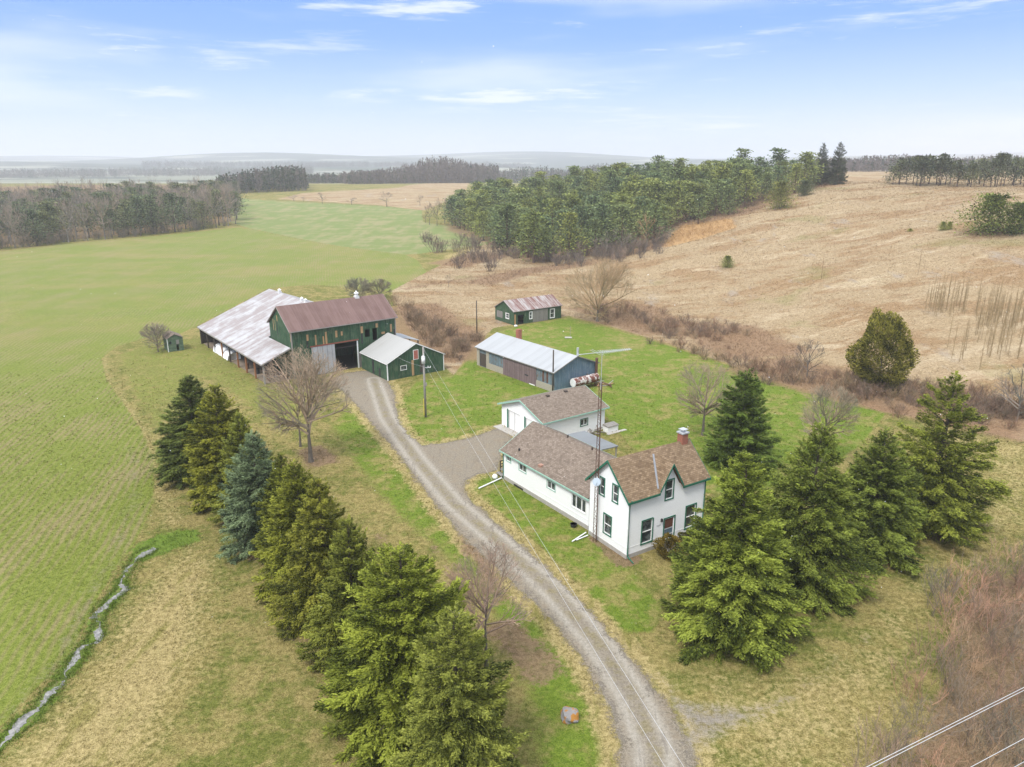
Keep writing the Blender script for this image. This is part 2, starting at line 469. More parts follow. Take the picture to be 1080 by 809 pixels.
P_lawn = poly([(478, 396), (500, 373), (524, 350), (560, 341), (600, 335), (650, 348), (700, 363), (760, 383), (830, 407), (880, 421), (935, 436), (905, 472), (850, 505), (790, 520), (745, 520), (664, 470), (640, 440), (560, 425), (530, 440), (526, 452), (489, 464), (465, 468), (445, 470), (430, 459), (421, 447), (417, 428), (440, 402)])
P_lawn2 = poly([(490, 516), (505, 500), (525, 497), (620, 560), (662, 592), (700, 640), (690, 668), (655, 668), (610, 618), (560, 568), (520, 535)])
P_lawn3 = poly([(370, 420), (395, 450), (425, 487), (460, 535), (500, 580), (550, 625), (590, 668), (620, 712), (640, 752), (650, 800), (640, 850), (560, 850), (545, 700), (490, 610), (410, 540), (370, 490), (345, 450)])
P_hut = poly([(115, 375), (150, 362), (215, 355), (280, 400), (330, 420), (300, 470), (215, 400), (170, 470), (150, 450), (130, 420)])
P_hay = poly([(168, 606), (205, 572), (228, 592), (228, 640), (216, 690), (180, 765), (150, 830), (-20, 830), (10, 795), (85, 725), (120, 665), (140, 630)])
P_drive = poly([(655, 830), (656, 790), (645, 750), (622, 704), (587, 658), (550, 622), (500, 577), (460, 532), (425, 484), (393, 446), (370, 420), (350, 402), (362, 394), (385, 391), (405, 396), (414, 412), (417, 428), (421, 446), (430, 459), (445, 470), (465, 468), (489, 464), (511, 457), (527, 451), (540, 463), (529, 474), (524, 496), (504, 500), (491, 507), (487, 517), (500, 532), (520, 549), (560, 585), (610, 634), (655, 684), (690, 728), (715, 767), (729, 795), (736, 830)])
P_mulch = poly([(618, 567), (624, 562), (664, 587), (676, 584), (680, 590), (664, 600), (650, 599), (636, 585)])
B_wet = seg([(205, 566), (180, 570), (160, 575), (145, 583), (134, 600), (126, 620), (106, 645), (100, 672), (86, 688), (70, 712), (40, 745), (0, 786), (-20, 808)], .75)
P_wetend = poly([(138, 580), (150, 572), (165, 566), (185, 560), (208, 559), (211, 569), (192, 576), (168, 586), (145, 594)])
B_bank = seg(STREAM, .42)
B_mud = seg([(138, 470), (142, 500), (140, 530), (130, 560), (118, 585), (95, 630), (70, 680), (40, 720), (0, 760)], .9)
B_straw = seg([(107, 376), (112, 400), (130, 425), (150, 455), (163, 500), (185, 555)], 1.0)
B_brush = [seg([(640, 322), (700, 346), (760, 350), (810, 378)], 9), seg([(790, 382), (880, 405), (960, 422), (1100, 448)], 8),
           seg([(425, 322), (450, 345), (490, 382)], 9), seg([(500, 300), (560, 285), (640, 272), (700, 256)], 5), seg([(470, 280), (520, 268)], 8),
           seg([(425, 305), (480, 296), (560, 284)], 1.2), seg([(610, 330), (660, 322), (690, 330)], 6)]
B_orange = poly([(705, 250), (720, 238), (772, 230), (776, 240), (740, 252), (700, 262)])
P_thicket = poly([(905, 850), (945, 790), (965, 745), (985, 715), (1000, 675), (992, 645), (1035, 605), (1110, 590), (1200, 720), (1100, 850)])
B_leaf = [seg([(515, 655), (560, 690), (585, 720)], 1.8), seg([(850, 648), (890, 615), (945, 575)], 1.0), seg([(490, 560), (505, 590), (530, 640)], 1.2), seg([(396, 562), (410, 575)], .7), seg([(455, 575), (470, 590)], .5), seg([(325, 470), (345, 492)], 2.2)]
P_dirt = poly([(668, 690), (690, 690), (730, 728), (780, 735), (840, 728), (850, 748), (800, 775), (750, 800), (745, 830), (725, 830)])
B_rut = seg([(770, 775), (835, 735), (880, 700), (925, 668)], .8)
P_wood = poly([(-120, 270), (0, 261), (60, 254), (130, 248), (190, 242), (250, 233), (235, 215), (225, 195), (100, 195), (-120, 200)])
P_track = seg([(418, 312), (450, 300), (470, 285), (475, 270), (500, 262), (528, 252)], 2.2)
FOREST_FLOOR = poly([(470, 243), (530, 262), (560, 276), (620, 271), (690, 262), (702, 243), (790, 226), (830, 208), (895, 193), (880, 183), (700, 195), (480, 215)])

def band(P, x, y, soft):
    return np.clip(.5 - sdist(P, x, y, soft + 1) / (2 * soft), 0, 1)

P_front = poly([(690, 655), (720, 690), (770, 705), (850, 690), (930, 630), (1000, 560), (1040, 500), (930, 470), (990, 445), (1110, 470), (1110, 560), (1030, 575), (985, 640), (985, 700), (950, 780), (900, 840), (745, 840), (725, 770)])
P_yard = poly([(312, 408), (345, 398), (378, 391), (412, 399), (416, 425), (398, 446), (372, 428), (335, 424)])
B_track = [seg([(34, 440), (37, 470), (43, 503), (53, 527)], .25), seg([(48, 410), (50, 447), (60, 493), (72, 517), (74, 532)], .25), seg([(20, 600), (60, 560), (95, 520)], .3)]
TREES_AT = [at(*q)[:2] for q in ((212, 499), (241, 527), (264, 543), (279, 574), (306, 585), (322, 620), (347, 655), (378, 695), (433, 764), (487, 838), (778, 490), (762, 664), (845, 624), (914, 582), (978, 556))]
def masks(x, y):
    m = {}
    m['crop'] = band(P_crop, x, y, .8)
    m['crop_far'] = band(P_crop2, x, y, 2.)
    m['hill'] = np.maximum(band(P_hill, x, y, 1.2), band(P_tan2, x, y, 3.))
    m['lawn'] = np.maximum.reduce([band(P_lawn, x, y, .8), .9 * band(P_lawn2, x, y, .8), .72 * band(P_lawn3, x, y, 1.6), .5 * band(P_hut, x, y, 2.)])
    m['hay'] = np.maximum(.85 * band(P_hay, x, y, 3.2), .7 * band(B_straw, x, y, 1.5))
    m['hay'] = np.maximum(m['hay'], .9 * band(P_track, x, y, 1.5))
    m['hay'] = np.maximum(m['hay'], .62 * band(P_front, x, y, 4.)); m['hay'] = np.maximum(m['hay'], .72 * np.clip((1.6 - np.abs(sdist(P_drive, x, y, 4) - .6)) / 1.2, 0, 1))
    m['wet'] = np.maximum(.9 * band(B_wet, x, y, 1.1), 1.15 * band(P_wetend, x, y, .8))
    m['gravel'] = band(P_drive, x, y, .6)
    m['gravel'] = np.maximum(m['gravel'], .64 * band(P_dirt, x, y, 2.4))
    m['mud'] = np.maximum.reduce([.78 * band(B_mud, x, y, 2.0), .62 * band(P_yard, x, y, 2.), *[.7 * band(b_, x, y, .5) for b_ in B_track], .65 * band(B_rut, x, y, 1.2), 1.0 * band(B_bank, x, y, .4)])
    m['leaf'] = np.maximum.reduce([band(b, x, y, 1.1) * .8 for b in B_leaf] + [band(P_mulch, x, y, .3) * .8, .8 * band(P_thicket, x, y, 1.5)])
    for q in TREES_AT: m['leaf'] = np.maximum(m['leaf'], .85 * np.clip((3.9 - np.hypot(x - q[0], y - q[1])) / 2., 0, 1))  # needle litter rings, their dark brown also painting contact shade under the evergreens
    m['brush'] = np.maximum.reduce([band(b, x, y, 3.) for b in B_brush] + [band(FOREST_FLOOR, x, y, 4.), band(P_wood, x, y, 4.)])
    m['orange'] = band(B_orange, x, y, 3.)
    return m

def axis(lo, hi, st, far_lo, far_hi, g=1.021):
    a = list(np.arange(lo, hi + st / 2, st)); d = st
    while a[-1] < far_hi: d *= g; a.append(a[-1] + d)
    b = []; d = st; c = lo
    while c > far_lo: d *= g; c -= d; b.append(c)
    return np.array(b[::-1] + a)
gx = axis(-66, 70, .42, -7800, 7800); gy = axis(20, 128, .42, -160, 9000)
GX, GY = np.meshgrid(gx, gy); nx, ny = len(gx), len(gy)
fx, fyv = GX.ravel(), GY.ravel(); fz = terrain(fx, fyv)
ii = np.arange((ny - 1) * (nx - 1)); r_, c_ = ii // (nx - 1), ii % (nx - 1); q = r_ * nx + c_
GF = np.stack([q, q + 1, q + nx + 1, q + nx], 1)

# ground material shared by the soil and every grass tuft growing on it
def mk_ground():
    t = NT('ground_cover'); P = t.coord('Position'); px, py, pz = t.sep(P)
    n1 = t.noise(P, .11, 4, .6); n2 = t.noise(P, .55, 5, .68); n3 = t.noise(P, 2.6, 4, .72); n4 = t.noise(P, 11, 3, .7)
    nn = t.math('ADD', t.math('MULTIPLY', n2, .5), t.math('MULTIPLY', n3, .5))
    fine = t.math('ADD', t.math('MULTIPLY', n3, .45), t.math('MULTIPLY', n4, .55))
    def msk(name, k=.55, lo=.40, hi=.60):
        a = t.attr(name)
        v = t.math('ADD', a, t.math('MULTIPLY', t.math('SUBTRACT', nn, .5), k))
        v = t.step(v, lo, hi)
        return t.math('MULTIPLY', v, t.step(a, .02, .15))
    # dormant turf
    dorm = t.mix(t.step(fine, .38, .62), (.130, .108, .032), (.345, .285, .112))
    green = t.mix(t.step(fine, .38, .62), (.070, .085, .014), (.180, .188, .046))
    c = t.mix(t.step(t.math('ADD', t.math('MULTIPLY', n1, .45), t.math('MULTIPLY', n2, .55)), .44, .58), dorm, green)
    c = t.mix(t.math('MULTIPLY', t.step(t.noise(P, 1.5, 6, .76), .52, .64), .6), c, t.mix(t.step(fine, .37, .63), (.17, .13, .045), (.40, .32, .14)))
    # lawn
    lg = t.mix(t.step(fine, .37, .63), (.070, .116, .010), (.185, .245, .036))
    lg = t.mix(t.math('MULTIPLY', t.step(t.noise(P, 1.3, 5, .75), .50, .64), .55), lg, t.mix(t.step(fine, .37, .63), (.055, .085, .010), (.15, .19, .03)))
    lg = t.mix(t.step(t.math('ADD', t.math('MULTIPLY', n2, .6), t.math('MULTIPLY', n1, .4)), .47, .60), lg, t.mix(t.step(fine, .37, .63), (.135, .135, .032), (.315, .27, .10)))
    c = t.mix(msk('lawn', .9, .35, .65), c, lg)
    # hay and straw
    hy = t.mix(t.step(fine, .37, .63), (.21, .165, .065), (.48, .385, .185))
    hy = t.mix(t.math('MULTIPLY', t.step(t.noise(t.mapping(P, (1, .22, 1), (0, 0, -.5)), .7, 5, .7), .50, .66), .8), hy, t.mix(t.step(fine, .37, .63), (.12, .115, .025), (.24, .22, .06)))
    c = t.mix(t.math('MULTIPLY', msk('hay', 2.0, .35, .75), .85), c, hy)
    # winter wheat in rows
    rows = t.wave(t.mapping(P, (1, 1, 0), (0, 0, math.radians(-14))), .42, 4.0, .35, 'X', 'SIN', 3)
    rows2 = t.noise(t.mapping(P, (.22, .035, 0), (0, 0, math.radians(-14))), 1.0, 4, .6)
    cg = t.mix(t.step(fine, .37, .63), (.085, .115, .014), (.225, .255, .052))
    soil = t.mix(t.step(fine, .37, .63), (.155, .135, .055), (.30, .255, .118))
    dist = t.step(t.math('ADD', py, t.math('MULTIPLY', px, -.25)), 60, 230)
    sf = t.math('ADD', t.math('MULTIPLY', t.math('SUBTRACT', rows, .5), .17), t.math('ADD', t.math('MULTIPLY', n1, .5), t.math('MULTIPLY', rows2, .55)))
    cr = t.mix(t.step(sf, .44, .72), cg, soil)
    cr = t.mix(t.math('MULTIPLY', dist, .35), cr, t.mix(t.step(t.noise(t.mapping(P, (.5, 1, 1)), .045, 6, .68), .44, .60), (.175, .215, .062), (.275, .235, .105)))
    c = t.mix(msk('crop', .8), c, cr)
    cf = t.mix(t.step(t.math('ADD', t.math('MULTIPLY', n1, .6), t.math('MULTIPLY', rows2, .45)), .46, .64), (.165, .205, .068), (.25, .235, .115))
    c = t.mix(msk('crop_far', .3), c, cf)
    # dry meadow
    hl = t.mix(t.step(fine, .36, .64), (.20, .145, .078), (.46, .355, .225))
    mn = t.noise(t.mapping(P, (.55, 1.1, 1), (0, 0, .5)), .085, 8, .76)
    hl = t.mix(t.step(mn, .47, .58), hl, t.mix(t.step(fine, .36, .64), (.17, .105, .052), (.36, .245, .135)))
    mo = t.noise(t.mapping(P, (.5, 1.3, 1), (0, 0, .2), (40, 9, 0)), .10, 6, .7)
    hl = t.mix(t.math('MULTIPLY', t.step(mo, .54, .64), .8), hl, t.mix(t.step(fine, .36, .64), (.34, .27, .17), (.52, .42, .29)))
    hl = t.mix(t.math('MULTIPLY', t.step(t.noise(t.mapping(P, (1, .35, 1), (0, 0, -.7)), .13, 5, .7), .58, .70), .7), hl, t.mix(fine, (.22, .185, .150), (.38, .33, .275)))
    hl = t.mix(t.math('MULTIPLY', t.step(t.noise(P, .045, 4, .65), .58, .68), .45), hl, (.20, .19, .07))
    hl = t.mix(t.math('MULTIPLY', t.step(t.noise(P, .8, 6, .78), .50, .62), .55), hl, t.mix(t.step(fine, .37, .63), (.13, .088, .045), (.31, .225, .13)))
    c = t.mix(msk('hill', .5), c, hl)
    br = t.mix(t.step(fine, .32, .66), (.125, .076, .045), (.31, .198, .120))
    c = t.mix(t.math('MULTIPLY', msk('brush', 1.4, .35, .8), .8), c, br)
    c = t.mix(msk('orange', .6), c, t.mix(fine, (.33, .20, .085), (.46, .30, .15)))
    lf = t.mix(t.step(fine, .34, .64), (.105, .060, .040), (.28, .185, .125))  # leaf litter brown, doubling as painted ground shade round the evergreen trunks
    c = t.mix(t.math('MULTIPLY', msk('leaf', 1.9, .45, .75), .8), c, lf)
    c = t.mix(t.math('MULTIPLY', msk('mud', 1.7, .45, .8), .6), c, t.mix(t.step(fine, .36, .62), (.10, .083, .058), (.235, .20, .145)))
    c = t.mix(t.math('MULTIPLY', msk('wet', 2.2, .4, .7), .9), c, t.mix(t.step(fine, .35, .65), (.070, .125, .012), (.15, .225, .035)))
    gv = t.mix(t.step(fine, .34, .66), (.165, .142, .120), (.30, .27, .238))
    c = t.mix(msk('gravel', .75, .40, .66), c, gv)
    # far country: pale fields, woods, pasture
    fr1 = t.noise(t.mapping(P, (.0022, .0042, 0)), 1.0, 5, .62)
    fr2 = t.n('ShaderNodeTexVoronoi'); t.put(fr2.inputs['Vector'], t.mapping(P, (.0022, .0040, 0), (0, 0, .3))); fr2.inputs['Scale'].default_value = .8
    fc = t.mix(t.sep(fr2.outputs['Color'])[0], (.12, .14, .08), (.29, .285, .235))
    fc = t.mix(t.step(t.math('ADD', fr1, t.math('MULTIPLY', t.step(py, 1500, 2600), .10)), .51, .56), fc, (.060, .072, .055))
    c = t.mix(t.math('MULTIPLY', t.step(py, 690, 900), t.math('SUBTRACT', 1, msk('hill'))), c, fc)
    hb = t.math('ADD', t.math('MULTIPLY', n3, .6), t.math('MULTIPLY', n4, .5))
    t.principled(c, .95, 0, t.bump(hb, .8, .2), .1)
    MAT['ground_cover'] = t.m
mk_ground()
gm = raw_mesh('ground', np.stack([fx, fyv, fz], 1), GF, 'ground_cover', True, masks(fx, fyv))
ground = link('ground', gm); tag(ground, kind='structure')

# driveway: its own gravel sheet with wheel tracks and a ragged edge
def grid_in(P, st, grow):
    lo, hi = P.min(0) - grow - st, P.max(0) + grow + st
    xs = np.arange(lo[0], hi[0], st); ys = np.arange(lo[1], hi[1], st)
    X, Y = np.meshgrid(xs, ys); x, y = X.ravel(), Y.ravel(); d = sdist(P, x, y, 4)
    n = len(xs); i = np.arange((len(ys) - 1) * (n - 1)); r, c = i // (n - 1), i % (n - 1); q = r * n + c
    F = np.stack([q, q + 1, q + n + 1, q + n], 1)
    F = F[(d[F] < grow).all(1)]
    used = np.unique(F); re = np.full(len(x), -1); re[used] = np.arange(len(used))
    return x[used], y[used], d[used], re[F]
dx, dy, dd, dF = grid_in(P_drive, .3, .9)
def line_dist(px, x, y):
    P = np.array([at(*p)[:2] for p in px]); d = np.full(x.shape, 1e9)
    for a, b in zip(P[:-1], P[1:]):
        e = b - a; t_ = np.clip(((x - a[0]) * e[0] + (y - a[1]) * e[1]) / (e @ e), 0, 1)
        d = np.minimum(d, np.hypot(x - a[0] - t_ * e[0], y - a[1] - t_ * e[1]))
    return d
centre = line_dist([(693, 830), (690, 790), (668, 735), (632, 680), (585, 625), (530, 575), (478, 530), (440, 485), (408, 440), (394, 400)], dx, dy)
track = np.exp(-((np.abs(centre) - .85) / .33) ** 2)
t = NT('driveway_gravel'); P = t.coord('Position')
n2 = t.noise(P, .9, 5, .68); n3 = t.noise(P, 5, 4, .72); n4 = t.noise(P, 16, 3, .75)
fine = t.math('ADD', t.math('MULTIPLY', n3, .5), t.math('MULTIPLY', n4, .5))
c = t.mix(t.step(fine, .37, .63), (.148, .127, .097), (.275, .240, .190))
c = t.mix(t.math('MULTIPLY', t.step(n2, .46, .66), .55), c, t.mix(fine, (.155, .120, .082), (.29, .235, .165)))
c = t.mix(t.math('MULTIPLY', t.attr('track'), t.math('MULTIPLY', t.step(n2, .25, .5), .9)), c, t.mix(t.step(fine, .36, .64), (.265, .243, .205), (.395, .368, .32)))
c = t.mix(t.math('MULTIPLY', t.step(t.noise(t.mapping(P, (2.4, .35, 1), (0, 0, math.radians(33))), .9, 4, .7), .56, .66), .45), c, (.125, .108, .092))
c = t.mix(t.math('MULTIPLY', t.math('MULTIPLY', t.attr('crown'), t.step(n2, .44, .6)), .6), c, t.mix(t.step(fine, .37, .63), (.11, .10, .04), (.26, .225, .12)))
p = t.principled(c, .95, 0, t.bump(fine, .7, .06), .12)
a = t.step(t.math('ADD', t.attr('edge'), t.math('MULTIPLY', t.math('SUBTRACT', t.math('ADD', t.math('MULTIPLY', n2, .5), t.math('MULTIPLY', fine, .5)), .5), 5.5)), -.45, .35)
t.put(p.inputs['Alpha'], a)
MAT['driveway_gravel'] = t.m
dm = raw_mesh('driveway', np.stack([dx, dy, terrain(dx, dy) + .012], 1), dF, 'driveway_gravel', True, {'edge': -dd, 'track': track, 'crown': np.exp(-(centre / .45) ** 2)})
tag(link('driveway', dm), kind='structure')

# stream: braided shallow water in the wet ditch
SP_ = np.array([at(*p)[:2] for p in STREAM])
L_ = np.concatenate([[0], np.cumsum(np.linalg.norm(np.diff(SP_, axis=0), axis=1))])
tt = np.arange(0, L_[-1], .14); sx = np.interp(tt, L_, SP_[:, 0]); sy = np.interp(tt, L_, SP_[:, 1])
w_ = .22 + .10 * np.sin(tt * 2.1) + .12 * np.sin(tt * .9 + 1) + .07 * rng0.standard_normal(len(tt)); w_ = 1.05 * np.clip(w_ * (.65 + .5 * np.sin(tt * .37 + .8) ** 2), .04, .7)
dxs, dys = np.gradient(sx), np.gradient(sy); nl = np.hypot(dxs, dys); nxs, nys = -dys / nl, dxs / nl
off = .22 * np.sin(tt * 1.1) + .12 * np.sin(tt * 2.9) + .05 * rng0.standard_normal(len(tt))
Lx = np.stack([sx + nxs * (off + w_), sy + nys * (off + w_)], 1); Rx = np.stack([sx + nxs * (off - w_ * .8), sy + nys * (off - w_ * .8)], 1)
V = np.empty((2 * len(tt), 3)); V[0::2, :2] = Lx; V[1::2, :2] = Rx; V[:, 2] = terrain(V[:, 0], V[:, 1]) + .02
k = np.arange(len(tt) - 1) * 2
stream = link('stream', raw_mesh('stream', V, np.stack([k, k + 1, k + 3, k + 2], 1), 'stream_water', True)); tag(stream, kind='structure')

# ------------------------------------------------------------------ building kit
class Bd:
    def __init__(s, name, label, cat, o, yaw, L, W, he, hr, z0=0):
        s.o = np.array([o[0], o[1], z0]); s.yaw = math.radians(yaw); s.L, s.W, s.he, s.hr = L, W, he, hr
        s.root = thing(name, label, cat, s.o, s.yaw)
        s.u = np.array([math.cos(s.yaw), math.sin(s.yaw), 0]); s.v = np.array([-math.sin(s.yaw), math.cos(s.yaw), 0])
        s.sl = (hr - he) / (W / 2)
    def wf(s, w):
        L, W = s.L, s.W
        return {'front': ((0, 0, 0), (1, 0, 0), (0, -1, 0), L), 'back': ((0, W, 0), (1, 0, 0), (0, 1, 0), L),
                'left': ((0, 0, 0), (0, 1, 0), (-1, 0, 0), W), 'right': ((L, 0, 0), (0, 1, 0), (1, 0, 0), W)}[w]
    def pt(s, w, a, z, d):
        P, D, N, _ = s.wf(w); return (P[0] + D[0] * a + N[0] * d, P[1] + D[1] * a + N[1] * d, z)
    def world(s, p): return s.o + s.u * p[0] + s.v * p[1] + np.array([0, 0, p[2]])
    def local(s, p):
        d = np.asarray(p) - s.o; return np.array([d @ s.u, d @ s.v, d[2]])
    def px(s, w, x, y, dep=0):
        P, D, N, _ = s.wf(w); n = s.u * N[0] + s.v * N[1]; p0 = s.world(s.pt(w, 0, 0, dep)); d = ray(x, y)
        c = np.array([0, 0, CAMH]); t = ((p0 - c) @ n) / (d @ n); q = s.local(c + d * t)
        return (q[0] if w in ('front', 'back') else q[1]), q[2]
    def rect(s, w, x0, y0, x1, y1):
        a, za = s.px(w, x0, y0); b, zb = s.px(w, x1, y1)
        return min(a, b), min(za, zb), max(a, b), max(za, zb)
    def wbox(s, mb, w, r, d0, d1):
        a0, z0, a1, z1 = r
        A = s.pt(w, a0, z0, d0); B = s.pt(w, a1, z1, d1); return mb.box(A, B)
    def gtop(s, a): return s.he + s.sl * min(a, s.W - a)
    def wall(s, mb, w, holes=(), top=None, a0=None, a1=None, z0=-.3, th=.16, knots=()):
        """one wall as welded prisms with real openings"""
        ln = s.wf(w)[3]
        if a0 is None: a0 = 0 if w in ('front', 'back') else th
        if a1 is None: a1 = ln if w in ('front', 'back') else ln - th
        if top is None: top = (lambda a: s.he) if w in ('front', 'back') else s.gtop
        ks = {a0, a1} | {k for k in knots if a0 < k < a1}
        if w in ('left', 'right'): ks.add(s.W / 2)
        for h in holes: ks |= {h[0], h[2]}
        ks = sorted(k for k in ks if a0 - 1e-6 <= k <= a1 + 1e-6)
        for A, B in zip(ks[:-1], ks[1:]):
            if B - A < 1e-4: continue
            m = (A + B) / 2
            cuts = sorted((h[1], h[3]) for h in holes if h[0] < m < h[2])
            z = z0
            for c0, c1 in cuts:
                if c0 > z + 1e-3: s.prism(mb, w, A, B, z, z, c0, c0, th)
                z = c1
            s.prism(mb, w, A, B, z, z, top(A), top(B), th)
    def prism(s, mb, w, A, B, zA0, zB0, zA1, zB1, th, d=0):
        p = s.pt
        mb.hexa([p(w, A, zA0, d - th), p(w, B, zB0, d - th), p(w, B, zB0, d), p(w, A, zA0, d), p(w, A, zA1, d - th), p(w, B, zB1, d - th), p(w, B, zB1, d), p(w, A, zA1, d)])
    def roof(s, mat, oe=.3, og=.3, th=.13, notch=None, name='roof', u0=None, u1=None):
        u0 = -og if u0 is None else u0; u1 = s.L + og if u1 is None else u1
        mb = MB(); W, he, hr, sl = s.W, s.he, s.hr, s.sl
        def slab(ua, ub, va, vb):
            f = lambda v: he + sl * min(v, W - v) + .02
            P = []
            for dz in (0, th):
                for u_, v_ in ((ua, va), (ub, va), (ub, vb), (ua, vb)): P.append((u_, v_, f(v_) + dz))
            mb.hexa(P)
        spans = [(u0, u1, -oe)] if not notch else [(u0, notch[0], -oe), (notch[0], notch[1], .25), (notch[1], u1, -oe)]
        for a, b, va in spans: slab(a, b, va, W / 2)
        slab(u0, u1, W / 2, W + oe)
        return mb.build(name, mat, s.root)
    def fascia(s, mat, oe=.3, og=.3, h=.2, eaves=True, ends=(0, 1), notch=None, name='fascia', up=.165):
        mb = MB(); W, he, hr, sl = s.W, s.he, s.hr, s.sl
        f = lambda v: he + sl * min(v, W - v) + up
        for e in ends:
            x0, x1 = ((-og - .04, -og) if e == 0 else (s.L + og, s.L + og + .04))
            for va, vb in ((-oe - .03, W / 2), (W / 2, W + oe + .03)):
                za = he + sl * (va if va < W / 2 - .01 else W - va) + up; zb = he + sl * (vb if vb <= W / 2 + .01 else W - vb) + up
                mb.hexa([(x0, va, za - h), (x1, va, za - h), (x1, vb, zb - h), (x0, vb, zb - h), (x0, va, za), (x1, va, za), (x1, vb, zb), (x0, vb, zb)])
        if eaves:
            z = he - sl * oe + up - .02
            sp = [(-og, s.L + og)] if not notch else [(-og, notch[0]), (notch[1], s.L + og)]
            for a, b in sp: mb.box((a, -oe - .035, z - h * .8), (b, -oe, z))
            mb.box((-og, s.W + oe, z - h * .8), (s.L + og, s.W + oe + .035, z))
        return mb.build(name, mat, s.root)
    def window(s, w, r, trim='green_trim', sash='white_trim', tw=.10, mid='h', name='window', curtain=None):
        a0, z0, a1, z1 = r
        mb = MB()
        for q in ((a0 - tw, z1, a1 + tw, z1 + tw), (a0 - tw - .02, z0 - tw, a1 + tw + .02, z0), (a0 - tw, z0, a0, z1), (a1, z0, a1 + tw, z1)):
            s.wbox(mb, w, q, .002, .045)
        o = mb.build(name, trim, s.root)
        if sash:
            b = .055; mb = MB()
            for q in ((a0, z1 - b, a1, z1), (a0, z0, a1, z0 + b), (a0, z0 + b, a0 + b, z1 - b), (a1 - b, z0 + b, a1, z1 - b)):
                s.wbox(mb, w, q, -.07, -.01)
            if mid in ('h', 'hv'): s.wbox(mb, w, (a0 + b, (z0 + z1) / 2 - .03, a1 - b, (z0 + z1) / 2 + .03), -.068, -.012)
            if mid == 'v': s.wbox(mb, w, ((a0 + a1) / 2 - .03, z0 + b, (a0 + a1) / 2 + .03, z1 - b), -.068, -.012)
            if mid == 'vvv':
                for k in (.3, .7): s.wbox(mb, w, (a0 + (a1 - a0) * k - .06, z0 + b, a0 + (a1 - a0) * k + .06, z1 - b), -.068, -.012)
            mb.build('sash', sash, o)
        mb = MB(); s.wbox(mb, w, (a0 - .01, z0 - .01, a1 + .01, z1 + .01), -.11, -.085); mb.build('pane', 'glass', o)
        return o
    def panel(s, name, w, r, mat, d0=.004, d1=.04, parent=None):
        mb = MB(); s.wbox(mb, w, r, d0, d1); return mb.build(name, mat, parent or s.root)
    def corner(s, mat, ends=((0, 0), (1, 0), (0, 1), (1, 1)), wd=.12, z0=0, name='corner_board'):
        mb = MB()
        for a, b in ends:
            x = s.L * a; y = s.W * b; sx = 1 if a == 0 else -1; sy = 1 if b == 0 else -1
            top = s.he - .03
            mb.box((x - sx * .03, y - sy * .03, z0), (x + sx * wd, y - sy * .003, top)); mb.box((x - sx * .03, y - sy * .003, z0), (x - sx * .003, y + sy * wd, top))
        return mb.build(name, mat, s.root)

def inset(r, k=.1): return (r[0] + k, r[1] + k, r[2] - k, r[3] - k)

# ------------------------------------------------------------------ farmhouse
H = Bd('farmhouse', 'tall white sided farmhouse with steep tan shingle roof, front dormer gable and green trim', 'house', (9.68, 54.12), 32.2, 8.92, 5.15, 5.56, 8.05)
dl, _ = H.px('front', 696.6, 520, .3); dr, _ = H.px('front', 720.4, 512.5, .3); dp, dz = H.px('front', 710.3, 490.8, .3)
dp = (dl + dr) / 2; dw = (dr - dl) / 2; dz = min(dz, 8.0)
dsl = (dz - H.he + .1) / dw
winF = inset(H.rect('front', 676.7, 549.3, 687.8, 570.8)); winD = inset(H.rect('front', 701.3, 506.9, 711.3, 525.2))
cx = (winD[0] + winD[2]) / 2; dp = .5 * dp + .5 * cx; dl, dr = dp - dw, dp + dw
winD = (dp - .42, winD[1], dp + .42, min(winD[3], 7.0))
door = inset(H.rect('front', 700, 546.8, 710.5, 567.2)); door = (door[0], .55, door[2], door[3])
winF2 = (2 * (door[0] + door[2]) / 2 - winF[2], winF[1], (door[0] + door[2]) - winF[0], winF[3])
if winF2[2] > H.L - .3: winF2 = (H.L - 1.2, winF[1], H.L - .35, winF[3])
wl = [inset(H.rect('left', 636.7, 539.9, 644.7, 567.2)), inset(H.rect('left', 646.2, 509, 652, 532.5)), inset(H.rect('left', 632.7, 501.4, 637.8, 524.5))]
mb = MB()
ftop = lambda a: max(H.he, dz - .12 - abs(a - dp) * dsl)
k1 = (dz - .12 - H.he) / dsl
H.wall(mb, 'front', [winF, winD, winF2, door], ftop, knots=(dp - k1, dp, dp + k1))
H.wall(mb, 'back'); H.wall(mb, 'left', wl); H.wall(mb, 'right')
mb.build('wall', 'white_siding', H.root)
mb = MB(); th = .03
for q in ((-th, -th, H.L + th, -.004), (-th, H.W + .004, H.L + th, H.W + th), (-th, -.004, -.004, H.W + .004), (H.L + .004, -.004, H.L + th, H.W + .004)): mb.box((q[0], q[1], -.3), (q[2], q[3], .38))
mb.build('foundation', 'concrete', H.root)
mb = MB()
for w in ('front', 'left'):
    H.wbox(mb, w, (0, .98, H.wf(w)[3], 1.03), .003, .02)
mb.build('belt_course', 'white_trim', H.root)
H.roof('shingle_tan', .3, .3, .13, (dl, dr)); H.fascia('green_trim', .3, .3, .24, notch=(dl, dr))
vb = (dz - H.he) / H.sl
mb = MB()
for sg in (-1, 1):
    e = dp + sg * (dw + .02)
    ze = H.he - .08
    P = []
    for dzz in (.03, .15):
        P += [(e, -.32, ze + dzz), (dp, -.32, dz + dzz), (dp, vb + .1, dz + dzz), (e, .06, ze + dzz)]
    mb.hexa(P)
dorm = mb.build('dormer_roof', 'shingle_tan', H.root)
mb = MB()
for sg in (-1, 1):
    e = dp + sg * (dw + .04); ze = H.he - .1
    mb.hexa([(e, -.36, ze - .10), (dp, -.36, dz - .06), (dp, -.32, dz - .06), (e, -.32, ze - .10), (e, -.36, ze + .16), (dp, -.36, dz + .17), (dp, -.32, dz + .17), (e, -.32, ze + .16)])
